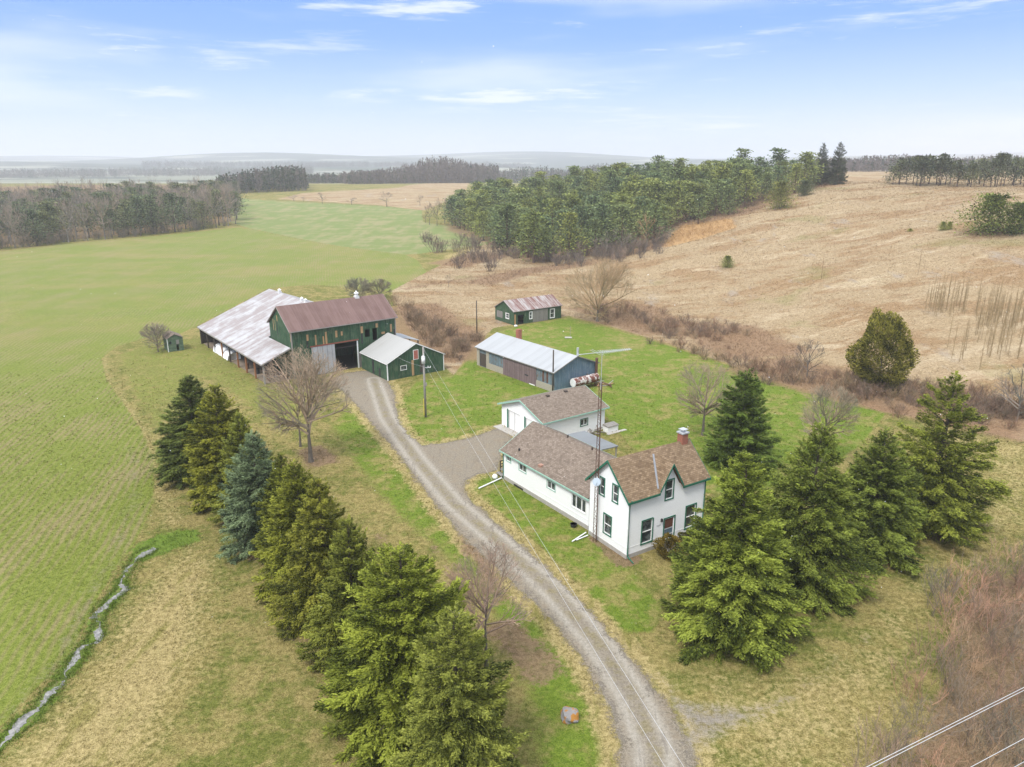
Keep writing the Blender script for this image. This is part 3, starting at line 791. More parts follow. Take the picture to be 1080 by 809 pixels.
mb.build('rake_board', 'green_trim', dorm)
mb = MB()
A = Vector((dp - dw - .04, .0, H.he + .165)); B_ = Vector((dp - .04, vb - .02, dz + .175)); mb.beam(A, B_, .17, .02); mb.build('valley_flashing', simple('flashing', (.20, .215, .24), .6), dorm)
for r in (winF, winD, winF2): H.window('front', r)
for r in wl: H.window('left', r)
do = H.window('front', door, 'green_trim', None, name='front_door')
mb = MB(); H.wbox(mb, 'front', (door[0], door[1], door[2], door[3]), -.083, -.05); mb.build('door_frame', 'white_trim', do)
mb = MB(); H.wbox(mb, 'front', (door[0] + .12, door[1] + .2, door[2] - .12, (door[1] + door[3]) / 2 - .06), -.049, -.03); mb.build('lower_panel', simple('door_blue', (.10, .15, .19)), do)
mb = MB(); H.wbox(mb, 'front', (door[0] + .12, (door[1] + door[3]) / 2 + .04, door[2] - .12, door[3] - .12), -.049, -.03); mb.build('upper_panel', simple('door_brown', (.13, .055, .035)), do)
mb = MB(); H.wbox(mb, 'front', (door[0] - .5, -.2, door[2] + .5, .2), .03, 1.1); H.wbox(mb, 'front', (door[0] - .3, .2, door[2] + .3, .42), .03, .62); mb.build('step', 'concrete', H.root)
sa, sz = H.px('front', 697.4, 548.4)
mb = MB(); H.wbox(mb, 'front', (sa - .07, sz - .14, sa + .07, sz + .14), .003, .16); mb.build('porch_light', 'black_stuff', H.root)
# the pale, unreadable house number
na, nz = H.px('front', 694.8, 554.2)
mb = MB()
for k in range(4): H.wbox(mb, 'front', (na - .24 + k * .13, nz - .07, na - .17 + k * .13, nz + .07), .003, .015)
mb.build('house_number', simple('number_grey', (.42, .44, .46)), H.root)
mb = MB()
mb.path([H.pt('front', .05, H.he - .08, .30), H.pt('front', .05, H.he - .3, .08), H.pt('front', .05, .5, .07), H.pt('front', .05, .25, .12), H.pt('front', -.05, .08, .95)], .055, 6)
mb.build('downspout', 'green_trim', H.root)
mb = MB(); mb.path([H.pt('front', H.L - .05, H.he - .08, .30), H.pt('front', H.L - .05, H.he - .35, .08), H.pt('front', H.L - .05, .2, .07)], .055, 6); mb.build('downspout', 'green_trim', H.root)
mb = MB(); cu, cv = H.L - .55, H.W / 2
mb.box((cu - .34, cv - .32, H.hr - .5), (cu + .34, cv + .32, H.hr + .85)); ch = mb.build('chimney', 'brick_red', H.root)
mb = MB(); mb.box((cu - .42, cv - .40, H.hr + .852), (cu + .42, cv + .40, H.hr + .97)); mb.cyl((cu, cv, H.hr + .97), (cu, cv, H.hr + 1.18), .17, .17, 10); mb.box((cu - .32, cv - .3, H.hr + 1.18), (cu + .32, cv + .3, H.hr + 1.24)); mb.build('chimney_cap', 'galv_metal', ch)

# ------------------------------------------------------------------ rear wing
Wg = Bd('house_wing', 'long single storey white wing with grey brown shingle roof joined to the tall farmhouse', 'house', (-.9, 70.44), -55.0, 13.75, 8.13, 3.27, 5.46)
ww = [inset(Wg.rect('front', 534, 479, 539.2, 489), .08), inset(Wg.rect('front', 547.2, 487.1, 555.3, 500.3), .08), inset(Wg.rect('front', 576.8, 505, 585.9, 519.5), .08), inset(Wg.rect('front', 602.7, 518.8, 618.9, 543.8), .1)]
ww = [(a, b, c_, min(d_, Wg.he - .14)) for a, b, c_, d_ in ww]; ww[3] = (ww[3][0], ww[3][1], min(ww[3][2], Wg.L - .45), ww[3][3])
mb = MB(); Wg.wall(mb, 'front', ww); Wg.wall(mb, 'back'); Wg.wall(mb, 'left'); mb.build('wall', 'white_siding', Wg.root)
mb = MB(); Wg.wbox(mb, 'front', (-.03, -.3, Wg.L, .42), .004, .035); Wg.wbox(mb, 'left', (.0, -.3, Wg.W, .42), .004, .035); mb.build('foundation', 'concrete', Wg.root)
Wg.roof('shingle_grey', .3, .3, .13, u1=Wg.L + .05); Wg.fascia('mint_trim', .3, .3, .2, ends=(0,), notch=None)
for i, r in enumerate(ww): Wg.window('front', r, 'mint_trim' if i != 3 else 'white_trim', 'white_trim', .07, 'v' if i != 3 else 'vvv')
Wg.panel('basement_vent', 'front', Wg.rect('front', 542.2, 511.9, 551.9, 515.5), 'black_stuff', .036, .05)
mb = MB(); Wg.wbox(mb, 'front', (Wg.L * .42, .95, Wg.L - .1, 1.0), .003, .02); mb.build('belt_course', 'white_trim', Wg.root)
mb = MB(); mb.box((-.05, -.05, .05), (.07, -.002, Wg.he - .1)); mb.build('corner_board', 'green_trim', Wg.root)
def on_roof(B, px, py, top=.13):
    """local point on the near slope of B's roof"""
    n = np.array([0, -B.sl, 1.]); d = ray(px, py); dloc = np.array([d @ B.u, d @ B.v, d[2]]); c = B.local(np.array([0, 0, CAMH])); p0 = np.array([0, 0, B.he + top])
    t_ = ((p0 - c) @ n) / (dloc @ n); return c + dloc * t_
for x, y, m_ in ((547.6, 475.5, 'black_stuff'), (575.9, 451.0, 'post_grey'), (598.8, 461.5, 'dark_wood'), (624.6, 474.5, 'dark_wood')):
    p_ = on_roof(Wg, x, y); mb = MB(); mb.cyl((p_[0], p_[1], p_[2] - .1), (p_[0], p_[1], p_[2] + .28), .09, .09, 8); mb.build('vent_pipe', m_, Wg.root)
p_ = on_roof(Wg, 570.5, 491.5); mb = MB(); mb.box((p_[0] - .22, p_[1] - .2, p_[2] - .12), (p_[0] + .22, p_[1] + .2, p_[2] + .16)); mb.build('roof_vent', simple('vent_brown', (.34, .20, .15)), Wg.root)
# porch roof behind the wing
pc = [Wg.local(at(x, y, 2.55)) for x, y in ((604.5, 457.5), (620, 456), (648, 471.5))]
pu0, pu1 = min(p[0] for p in pc), max(p[0] for p in pc); pv1 = max(p[1] for p in pc)
Pr = thing('porch', 'low dark grey porch roof on posts behind the white wing', 'porch', Wg.world((pu0, Wg.W + .34, 0)), Wg.yaw)
pw = max(pv1 - Wg.W - .34, 2.2); pl = pu1 - pu0
mb = MB(); mb.hexa([(0, .02, 2.62), (pl, .02, 2.62), (pl, pw, 2.45), (0, pw, 2.45), (0, .02, 2.74), (pl, .02, 2.74), (pl, pw, 2.57), (0, pw, 2.57)]); mb.build('porch_roof', 'roof_dark', Pr)
for uu in (.15, pl / 2, pl - .15): mb = MB(); mb.box((uu - .06, pw - .22, -.1), (uu + .06, pw - .1, 2.46)); mb.build('post', 'post_grey', Pr)
mb = MB(); mb.box((0, .1, -.1), (pl, pw, .25)); mb.build('deck_floor', 'grey_boards', Pr)
# side landing at the far end of the wing
St = thing('wooden_landing', 'small weathered wooden landing with railing at the end of the white wing', 'steps', Wg.world((-1.25, .35, 0)), Wg.yaw)
mb = MB(); mb.box((0, 0, .55), (1.15, 1.5, .66)); mb.box((0, -.5, .25), (1.15, -.02, .33)); mb.build('platform', 'grey_boards', St)
for q in ((.03, 0), (.03, 1.4), (1.05, 0)): mb = MB(); mb.box((q[0], q[1], -.1), (q[0] + .09, q[1] + .09, 1.6)); mb.build('post', 'dark_wood', St)
for z in (1.5, 1.15, .85): mb = MB(); mb.box((.05, .1, z), (.10, 1.4, z + .09)); mb.build('rail', 'dark_wood', St)

# ------------------------------------------------------------------ garage
G = Bd('garage', 'white sided garage with grey brown shingle roof and green door jambs', 'garage', (3.75, 80.0), 35.5, 9.74, 8.7, 2.89, 4.45)
d1 = G.rect('left', 536.4, 432.2, 548.1, 456.4); d1 = (d1[0], .02, d1[2], min(d1[3], 2.45))
d2 = (max(.3, d1[0] - 4.0), .02, d1[0] - 1.25, d1[3]); gw = inset(G.rect('front', 611.9, 442.3, 620, 448.2), .1)
gw = (gw[0], gw[1], gw[2], max(gw[3], gw[1] + .7))
mb = MB(); G.wall(mb, 'front', [gw]); G.wall(mb, 'back'); G.wall(mb, 'left', [d1, d2]); G.wall(mb, 'right'); mb.build('wall', 'white_siding', G.root)
G.roof('shingle_grey', .35, .4); G.fascia('mint_trim', .35, .4, .2)
G.window('front', gw, 'green_trim', 'white_trim', .09, 'v')
for r in (d1, d2):
    dd_ = G.panel('garage_door', 'left', r, 'white_door', -.10, -.05)
    jb = MB(); G.wbox(jb, 'left', (r[2], 0, r[2] + .26, r[3] + .1), .003, .06); jb.build('jamb', 'green_trim', dd_)
    hd = MB(); G.wbox(hd, 'left', (r[0] - .1, r[3], r[2], r[3] + .1), .003, .04); hd.build('lintel', 'white_trim', dd_)
mb = MB(); G.wbox(mb, 'left', (-.2, -.1, G.W + .1, .06), .01, 1.3); mb.build('apron', 'concrete', G.root)
for x, y in ((577.5, 418.0), (596.5, 413.2)):
    p_ = on_roof(G, x, y); mb = MB(); mb.box((p_[0] - .2, p_[1] - .18, p_[2] - .12), (p_[0] + .2, p_[1] + .18, p_[2] + .18)); mb.build('roof_vent', 'dark_wood', G.root)

# ------------------------------------------------------------------ long workshop
S = Bd('workshop', 'long low workshop with pale steel roof, blue board gable and peeling front', 'workshop', (-5.8, 116.11), -52.1, 19.45, 8.7, 3.12, 4.81)
kd = S.rect('front', 506, 371.9, 513, 388.9); kd = (kd[0], .05, kd[2], min(kd[3], 2.5))
pu = S.rect('front', 531.0, 379, 565.6, 412); pu = (pu[0], -.05, pu[2], S.he - .05)
b0 = S.rect('front', 502, 370, 515.5, 388)
mb = MB(); S.wall(mb, 'front', [kd]); S.wall(mb, 'back'); mb.build('wall', 'peeling_blue', S.root)
for w in ('left', 'right'): mb = MB(); S.wall(mb, w); mb.build('gable_wall', 'blue_boards', S.root)
for q in ((kd[2] + .05, -.3, pu[0], 1.0), (pu[2], -.3, S.L, 1.0)): mb = MB(); S.wbox(mb, 'front', q, .004, .07); mb.build('block_base', 'block_wall', S.root)
for q in ((0, -.3, kd[0], S.he - .3), (kd[2] + .05, 1.003, b0[2] + .15, S.he - .3)): mb = MB(); S.wbox(mb, 'front', q, .004, .069); mb.build('block_pier', 'block_wall', S.root)
S.panel('side_door', 'front', kd, 'dark_wood', -.1, -.05)
sd_ = S.panel('sliding_door', 'front', pu, 'purple_sheet', .02, .10)
r_ = S.rect('front', 553.9, 394.1, 557.6, 396.8); S.panel('opening', 'front', r_, 'black_stuff', .101, .112, sd_)
r_ = S.rect('front', 558.7, 403.8, 564.6, 410.5); S.panel('patch', 'front', r_, 'white_trim', .101, .125, sd_)
for k in (.14, .3, .46, .62, .78):
    a_ = kd[2] + .8 + (pu[0] - kd[2] - 1.2) * k; S.panel('boarded_pane', 'front', (a_, 1.1, a_ + .42, 2.75), 'peeling_blue' if int(k * 100) % 4 else 'rust_metal', .003, .03)
for k in (.1, .35, .6, .82):
    a_ = pu[2] + .1 + (S.L - pu[2] - .3) * k; S.panel('boarded_pane', 'front', (a_, 1.1, a_ + .35, 2.75), 'rust_metal' if k in (.35, .6) else 'peeling_blue', .003, .03)
S.roof('roof_steel', .3, .25, .08); S.fascia('grey_boards', .3, .25, .16, up=.105)
mb = MB(); cl = S.local(at(555.6, 358.5, 4.0)); cl = (S.L * .30, S.W * .5 + 1.0)
cw = S.local(at(555.6, 352, 5.2)); cl = (cw[0], S.W / 2 + .75)
mb.box((cl[0] - .35, cl[1] - .35, 3.9), (cl[0] + .35, cl[1] + .35, 6.2)); mb.build('chimney', 'brick_red', S.root)
mb = MB(); p_ = S.local(at(610.3, 373, 5.4)); mb.cyl((min(p_[0], S.L - .2), S.W / 2 + .4, 4.6), (min(p_[0], S.L - .2), S.W / 2 + .4, 6.0), .17, .17, 10); mb.build('flue', 'galv_metal', S.root)
# rusty stove pipe against the gable
sa, sz = S.px('right', 628.6, 394, .25); mb = MB(); mb.cyl(S.pt('right', sa, sz - 1, .3), S.pt('right', sa, sz + 2.4, .3), .2, .2, 10)
mb.cyl(S.pt('right', sa, sz + 2.4, .3), S.pt('right', sa, sz + 2.55, .3), .28, .05, 10); mb.cyl(S.pt('right', sa, sz - .8, .3), S.pt('right', sa, sz - .8, -.05), .16, .16, 8); mb.build('stove_pipe', 'rust_metal', S.root)

# ------------------------------------------------------------------ barn
B = Bd('barn', 'big dark green board barn with rusty brown metal roof and wide open doorway', 'barn', (-33.86, 107.68), 38.0, 18.1, 9.0, 7.65, 10.72)
bd = B.rect('front', 354, 363, 377.8, 389); bd = (bd[0] - .1, -.1, bd[2], bd[3])
bo = [B.rect('front', 384.5, 347.5, 390.4, 354.9), B.rect('front', 392.6, 346.5, 398.2, 358.5)]
mb = MB(); B.wall(mb, 'front', [bd] + bo); B.wall(mb, 'back'); B.wall(mb, 'left'); B.wall(mb, 'right'); mb.build('wall', 'green_boards', B.root)
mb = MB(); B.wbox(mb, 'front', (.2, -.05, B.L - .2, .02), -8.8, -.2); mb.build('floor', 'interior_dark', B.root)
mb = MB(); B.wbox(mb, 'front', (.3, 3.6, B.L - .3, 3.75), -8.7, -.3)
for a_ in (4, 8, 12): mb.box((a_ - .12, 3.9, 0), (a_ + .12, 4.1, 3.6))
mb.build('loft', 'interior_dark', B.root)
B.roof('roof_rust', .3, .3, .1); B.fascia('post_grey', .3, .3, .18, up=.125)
sl_ = B.rect('front', 328, 366, 354.6, 393); sl_ = (sl_[0], .1, sl_[2], bd[3] + .1)
so = B.panel('sliding_door', 'front', sl_, 'grey_steel_door', .10, .16)
B.panel('track', 'front', (sl_[0] - .2, bd[3] + .12, bd[2] + .3, bd[3] + .30), simple('track_red', (.22, .07, .05)), .06, .2, so)
B.panel('door_post', 'front', (bd[2] + .02, 0, bd[2] + .22, bd[3]), 'white_trim', .004, .08)
B.panel('prop_board', 'front', (bd[2] + .3, 0, bd[2] + .95, 2.4), 'grey_boards', .02, .09)
B.corner('post_grey', ((0, 0), (1, 0)), .14)
f5 = lambda x, y: (x / 6.744 + 320, y / 6.744 + 300)
for q in ((20, 358, 38, 400), (80, 360, 96, 430), (135, 370, 150, 425), (152, 338, 172, 425), (225, 330, 243, 375), (265, 335, 280, 362), (405, 300, 425, 345), (512, 278, 530, 305), (615, 283, 630, 335), (555, 338, 580, 350)):
    r = B.rect('front', *f5(q[0], q[1]), *f5(q[2], q[3]))
    B.panel('bare_board', 'front', (r[0], r[1], r[2], min(r[3], B.he - .25)), 'bare_wood', .003, .022)
for q in ((20, 400, 36, 450), (170, 300, 180, 330), (640, 318, 655, 355), (408, 345, 424, 420)):
    r = B.rect('front', *f5(q[0], q[1]), *f5(q[2], q[3])); B.panel('missing_board', 'front', (r[0], r[1], r[2], min(r[3], B.he - .25)), 'black_stuff', .003, .012)
f4 = lambda x, y: (x / 7.707 + 210, y / 7.707 + 300)
for q, m_ in (((598, 278, 610, 372), 'bare_wood'), ((614, 290, 624, 375), 'bare_wood'), ((627, 250, 637, 300), 'bare_wood'), ((628, 300, 645, 430), 'black_stuff'), ((655, 330, 664, 420), 'black_stuff'), ((735, 375, 746, 470), 'bare_wood')):
    r = B.rect('left', *f4(q[0], q[1]), *f4(q[2], q[3])); B.panel('bare_board' if m_ == 'bare_wood' else 'missing_board', 'left', r, m_, .003, .02)
def cupola(Bx, uu, s=1.0, zb=None):
    zb = Bx.hr + .1; vv = Bx.W / 2; mb = MB()
    mb.box((uu - .45 * s, vv - .45 * s, zb - .3), (uu + .45 * s, vv + .45 * s, zb + .25 * s)); mb.cyl((uu, vv, zb + .25 * s), (uu, vv, zb + .8 * s), .36 * s, .36 * s, 12)
    mb.cyl((uu, vv, zb + .8 * s), (uu, vv, zb + 1.2 * s), .55 * s, .08 * s, 12); mb.sphere((uu, vv, zb + 1.25 * s), .12 * s, 8, 5)
    return mb.build('ventilator', 'white_paint_metal', Bx.root)
cu_ = B.local(at(381.5, 315.5, B.hr))[0]; cupola(B, cu_, .8)

# drive shed: a second roof with its ridge across the barn's, running down past the barn's end to open posts
D = thing('drive_shed', 'open sided shed with wide grey metal roof on posts, left of the barn', 'shed', B.o, B.yaw)
UE, ZE, UR, ZR, VF, VB = -5.0, 3.1, 9.1, 8.75, -.25, 33.5
slp = (ZR - ZE) / (UR - UE); zr = lambda u: ZE + slp * (u - UE)
mb = MB(); th = .1
def slab4(mb, P, th): mb.hexa([(x, y, z) for x, y, z in P] + [(x, y, z + th) for x, y, z in P])
slab4(mb, [(UE, VF, ZE), (-.32, VF, zr(-.32)), (-.32, 9.35, zr(-.32)), (UE, 9.35, ZE)], th)
slab4(mb, [(UE, 9.35, ZE), (-.32, 9.35, zr(-.32)), (-.32, VB, zr(-.32)), (UE, VB, ZE)], th)
slab4(mb, [(-.32, 9.35, zr(-.32)), (UR, 9.35, ZR), (UR, VB, ZR), (-.32, VB, zr(-.32))], th)
slab4(mb, [(UR, 9.35, ZR), (18.4, 9.35, ZR - slp * (18.4 - UR)), (18.4, VB, ZR - slp * (18.4 - UR)), (UR, VB, ZR)], th)
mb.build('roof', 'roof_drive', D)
mb = MB(); mb.box((UE - .04, VF, ZE - .12), (UE, VB, ZE + .12)); mb.hexa([(UE, VF - .04, ZE - .1), (-.32, VF - .04, zr(-.32) - .1), (-.32, VF, zr(-.32) - .1), (UE, VF, ZE - .1), (UE, VF - .04, ZE + .12), (-.32, VF - .04, zr(-.32) + .12), (-.32, VF, zr(-.32) + .12), (UE, VF, ZE + .12)])
mb.build('fascia', 'post_grey', D)
posts = [(282.5, 402), (271, 395), (262.8, 388), (255, 383), (247, 378), (240, 374.5), (232.5, 369.5), (225.3, 364.5), (219, 360)]
for i, (x, y) in enumerate(posts):
    v_ = .1 + (VB - .5) * (i / 8.0) ** 1.02
    mb = MB(); mb.box((UE + .25, v_ - .11, -.1), (UE + .47, v_ + .11, ZE + .1)); mb.build('post', ('post_grey' if i == 0 else 'post_orange' if i in (1, 2, 3, 5) else 'dark_wood'), D)
mb = MB(); mb.beam((UE + .36, VF + .1, ZE - .12), (UE + .36, VB - .1, ZE - .12), .2, .22); mb.build('eave_beam', 'dark_wood', D)
for v_ in (4.5, 8.9, 13, 17, 21, 25, 29):
    mb = MB(); mb.beam((UE + .4, v_, ZE + .0), (-.4 if v_ < 9 else 4, v_, zr(-.4 if v_ < 9 else 4) - .12), .12, .16); mb.build('rafter', 'dark_wood', D)
mb = MB(); mb.box((4.5, 9.4, -.1), (4.66, VB - .2, zr(4.5) - .05)); mb.hexa([(4.66, VB - .2, -.1), (18.2, VB - .2, -.1), (18.2, VB - .04, -.1), (4.66, VB - .04, -.1), (4.66, VB - .2, zr(4.5)), (18.2, VB - .2, 5.0), (18.2, VB - .04, 5.0), (4.66, VB - .04, zr(4.5))])
mb.box((18.2, 9.4, -.1), (18.36, VB - .2, 5.0)); mb.build('back_wall', 'green_boards_faded', D)
mb = MB(); mb.box((UE + .5, VB - .2, -.1), (4.5, VB - .05, ZE - .1)); mb.build('end_wall', 'dark_wood', D)
mb = MB(); mb.box((UE + .6, .2, -.05), (-.2, 9.3, .03)); mb.box((UE + .6, 9.3, -.05), (4.4, VB - .3, .03)); mb.build('floor', 'dirt', D)
class _R: pass
R_ = _R(); R_.hr, R_.W, R_.root = ZR, 0, D
def vent2(px, py, s):
    d = ray(px, py); o_ = B.local(np.array([0, 0, CAMH])); dl_ = np.array([d @ B.u, d @ B.v, d[2]]); t_ = (ZR + .3 - o_[2]) / dl_[2]; v_ = (o_ + dl_ * t_)[1]
    mb = MB(); zb = ZR + .1; mb.box((UR - .4 * s, v_ - .4 * s, zb - .3), (UR + .4 * s, v_ + .4 * s, zb + .2)); mb.cyl((UR, v_, zb + .2), (UR, v_, zb + .6 * s), .32 * s, .32 * s, 12); mb.cyl((UR, v_, zb + .6 * s), (UR, v_, zb + .95 * s), .5 * s, .06, 12); mb.build('ventilator', 'white_paint_metal', D)
vent2(294.3, 307.5, .8); vent2(312.5, 316.5, .7); vent2(320, 317.5, .65)

# ------------------------------------------------------------------ green shed in front of the barn
yg = 37.0; gu = np.array([math.cos(math.radians(yg)), math.sin(math.radians(yg))])
GS = Bd('green_shed', 'dark green board shed with pale metal roof and red gable panel beside the power pole', 'shed', np.array([-19.19, 106.69]) + gu * 10.18, yg + 90, 9.0, 10.18, 2.74, 5.2)
gwin = GS.rect('left', 422.3, 384.5, 429, 389.7); gwin = (gwin[0], gwin[1], gwin[2], gwin[1] + .75)
mb = MB(); GS.wall(mb, 'left', [inset(gwin, .06)]); GS.wall(mb, 'right'); GS.wall(mb, 'front'); GS.wall(mb, 'back'); mb.build('wall', 'green_boards', GS.root)
GS.roof('roof_pale', .18, .15, .08); GS.fascia('white_trim', .18, .15, .12, up=.09)
r = GS.rect('left', 435.4, 367.5, 441.4, 378.0); r = (r[0], r[1] - .1, r[2], min(r[3], r[1] + 1.5))
o_ = GS.panel('loft_door', 'left', r, 'white_trim', .003, .03); GS.panel('red_panel', 'left', inset(r, .1), 'red_panel', .031, .05, o_)
GS.window('left', inset(gwin, .06), 'white_trim', None, .07)
r = GS.rect('left', 433.9, 380, 436.9, 396.4); GS.panel('bare_board', 'left', (r[0], .1, r[2], r[3]), 'bare_wood', .003, .025)
for x0, x1 in ((393, 394.9), (399.6, 401.4)):
    r = GS.rect('back', x0, 380, x1, 392); GS.panel('side_door', 'back', (r[0], .1, r[2] + .2, 2.3 if x0 < 395 else 1.5), 'black_stuff', .003, .02)
GS.corner('white_trim', ((0, 0), (0, 1)), .1)
r = GS.rect('left', 443, 384, 446, 395); GS.panel('meter_board', 'left', (r[0], .4, r[2], 2.4), 'dark_wood', .003, .05)
# low lean-to roof showing behind it
LT = thing('lean_to', 'low open lean-to with grey metal roof behind the green shed', 'shed', B.world((18.15, 1.5, 0)), B.yaw)
mb = MB(); slab4(mb, [(0.05, -.3, 3.9), (5.2, -.3, 2.5), (5.2, 6, 2.5), (0.05, 6, 3.9)], .09); mb.build('roof', 'roof_steel', LT)
for q in ((5, -.1), (5, 2.8), (5, 5.7)): mb = MB(); mb.box((q[0] - .08, q[1] - .08, -.1), (q[0] + .08, q[1] + .08, 2.55)); mb.build('post', 'dark_wood', LT)
mb = MB(); mb.box((.1, 5.75, -.1), (4.9, 5.9, 2.5)); mb.build('back_wall', 'dark_wood', LT)

# ------------------------------------------------------------------ small shed by the hill
zs = T1(5, 150)
K = Bd('small_shed', 'small green shed with rust streaked metal roof by the bare round tree', 'shed', (.38, 146.8), 35.0, 12.55, 6.94, 2.83, 4.62, zs)
k1_ = inset(K.rect('front', 580, 325.8, 585, 335), .12); k2_ = inset(K.rect('front', 558.3, 329, 561.3, 336.2), .08); k3_ = inset(K.rect('left', 533.3, 329.7, 537, 336.7), .1)
kd_ = K.rect('front', 546, 333, 552.5, 342); kd_ = (kd_[0], 0, kd_[2], 2.0)
mb = MB(); K.wall(mb, 'front', [k1_, k2_, kd_]); K.wall(mb, 'back'); K.wall(mb, 'left', [k3_]); K.wall(mb, 'right'); mb.build('wall', 'green_boards_faded', K.root)
K.roof('roof_streaked', .15, .2, .07); K.fascia('post_grey', .15, .2, .12, up=.085)
for w, r in (('front', k1_), ('front', k2_), ('left', k3_)): K.window(w, r, 'white_trim', 'white_trim', .12, 'h')
r = K.rect('front', 562, 327.5, 577.5, 340.8); K.panel('barn_door', 'front', (r[0], .05, r[2], 2.55), 'grey_boards', .01, .07)
r = K.rect('front', 543, 333, 545, 343); K.panel('bare_board', 'front', (.12, .1, .5, 2.2), 'bare_wood', .003, .03)
r = K.rect('left', 524, 327, 530, 338); K.panel('faded_patch', 'left', (r[0], .8, r[2], 2.2), 'grey_boards', .003, .02)
mb = MB(); mb.box((.2, .2, -.05), (K.L - .2, K.W - .2, .02)); mb.build('floor', 'interior_dark', K.root)

# ------------------------------------------------------------------ tiny hut on the field edge
HU = Bd('hut', 'tiny faded green hut with brown roof alone on the field edge', 'hut', (-59.08, 126.02), 125.3, 3.6, 2.62, 2.38, 3.06, T1(-59, 126))
hw = HU.rect('left', 178.3, 360.4, 180.8, 363.2); hd = HU.rect('left', 186, 363.3, 189.2, 369); hd = (hd[0], .1, hd[2], hd[3])
mb = MB(); HU.wall(mb, 'left', [hw, hd]); HU.wall(mb, 'right'); HU.wall(mb, 'front'); HU.wall(mb, 'back'); mb.build('wall', 'green_hut', HU.root)
HU.roof('shingle_grey', .1, .12, .06); HU.corner('white_trim', ((0, 1),), .08)
r = HU.rect('left', 185.4, 358.5, 189.2, 363); HU.panel('hatch', 'left', (r[0], hd[3] + .05, r[2], min(r[3], HU.he)), 'grey_boards', .003, .03)

# ------------------------------------------------------------------ plant generators
def unit(a): return a / (np.linalg.norm(a, axis=-1, keepdims=True) + 1e-9)

def leaf_quads(P, D, Ln, Wd, rng, flat=.35, fold=.0):
    """diamond shaped sprays: centre P, long axis D, length, width"""
    n = len(P); D = unit(D)
    up = np.tile(np.array([0, 0, 1.]), (n, 1)) + rng.normal(0, flat, (n, 3))
    S = unit(np.cross(D, up)); Ln = np.asarray(Ln).reshape(-1, 1); Wd = np.asarray(Wd).reshape(-1, 1)
    V = np.empty((n, 4, 3)); V[:, 0] = P - D * Ln * .5; V[:, 1] = P + S * Wd * .5 - D * Ln * .05; V[:, 2] = P + D * Ln * .5; V[:, 3] = P - S * Wd * .5 - D * Ln * .05
    return V.reshape(-1, 3), np.arange(4 * n).reshape(n, 4)

def tubes(P0, P1, R0, R1, k=3):
    n = len(P0); d = unit(P1 - P0); a = np.cross(d, np.array([.31, .17, .93])); a = unit(a); b = np.cross(d, a)
    V = np.empty((n, 2 * k, 3))
    for i in range(k):
        t_ = 2 * math.pi * i / k; o = a * math.cos(t_) + b * math.sin(t_)
        V[:, i] = P0 + o * R0[:, None]; V[:, k + i] = P1 + o * R1[:, None]
    base = (np.arange(n) * 2 * k)[:, None]
    F = np.concatenate([np.stack([base[:, 0] + i, base[:, 0] + (i + 1) % k, base[:, 0] + k + (i + 1) % k, base[:, 0] + k + i], 1) for i in range(k)])
    return V.reshape(-1, 3), F

def trunk_mesh(Hh, r0, rng, k=9, bend=.02, top=.02, z0=-.3):
    m = 9; zz = np.linspace(z0, Hh, m); off = np.cumsum(rng.normal(0, bend, (m, 2)), 0); off[0] = off[1] = 0
    V = []; F = []
    for i, z in enumerate(zz):
        r = r0 * (1 - .93 * max(z, 0) / Hh) + (r0 * .35 if i == 0 else 0) + top * .2
        for j in range(k):
            t_ = 2 * math.pi * j / k; V.append((off[i, 0] + r * math.cos(t_), off[i, 1] + r * math.sin(t_), z))
    for i in range(m - 1):
        for j in range(k): F.append((i * k + j, i * k + (j + 1) % k, (i + 1) * k + (j + 1) % k, (i + 1) * k + j))
    F.append(tuple(range((m - 1) * k, m * k)))
    return V, F

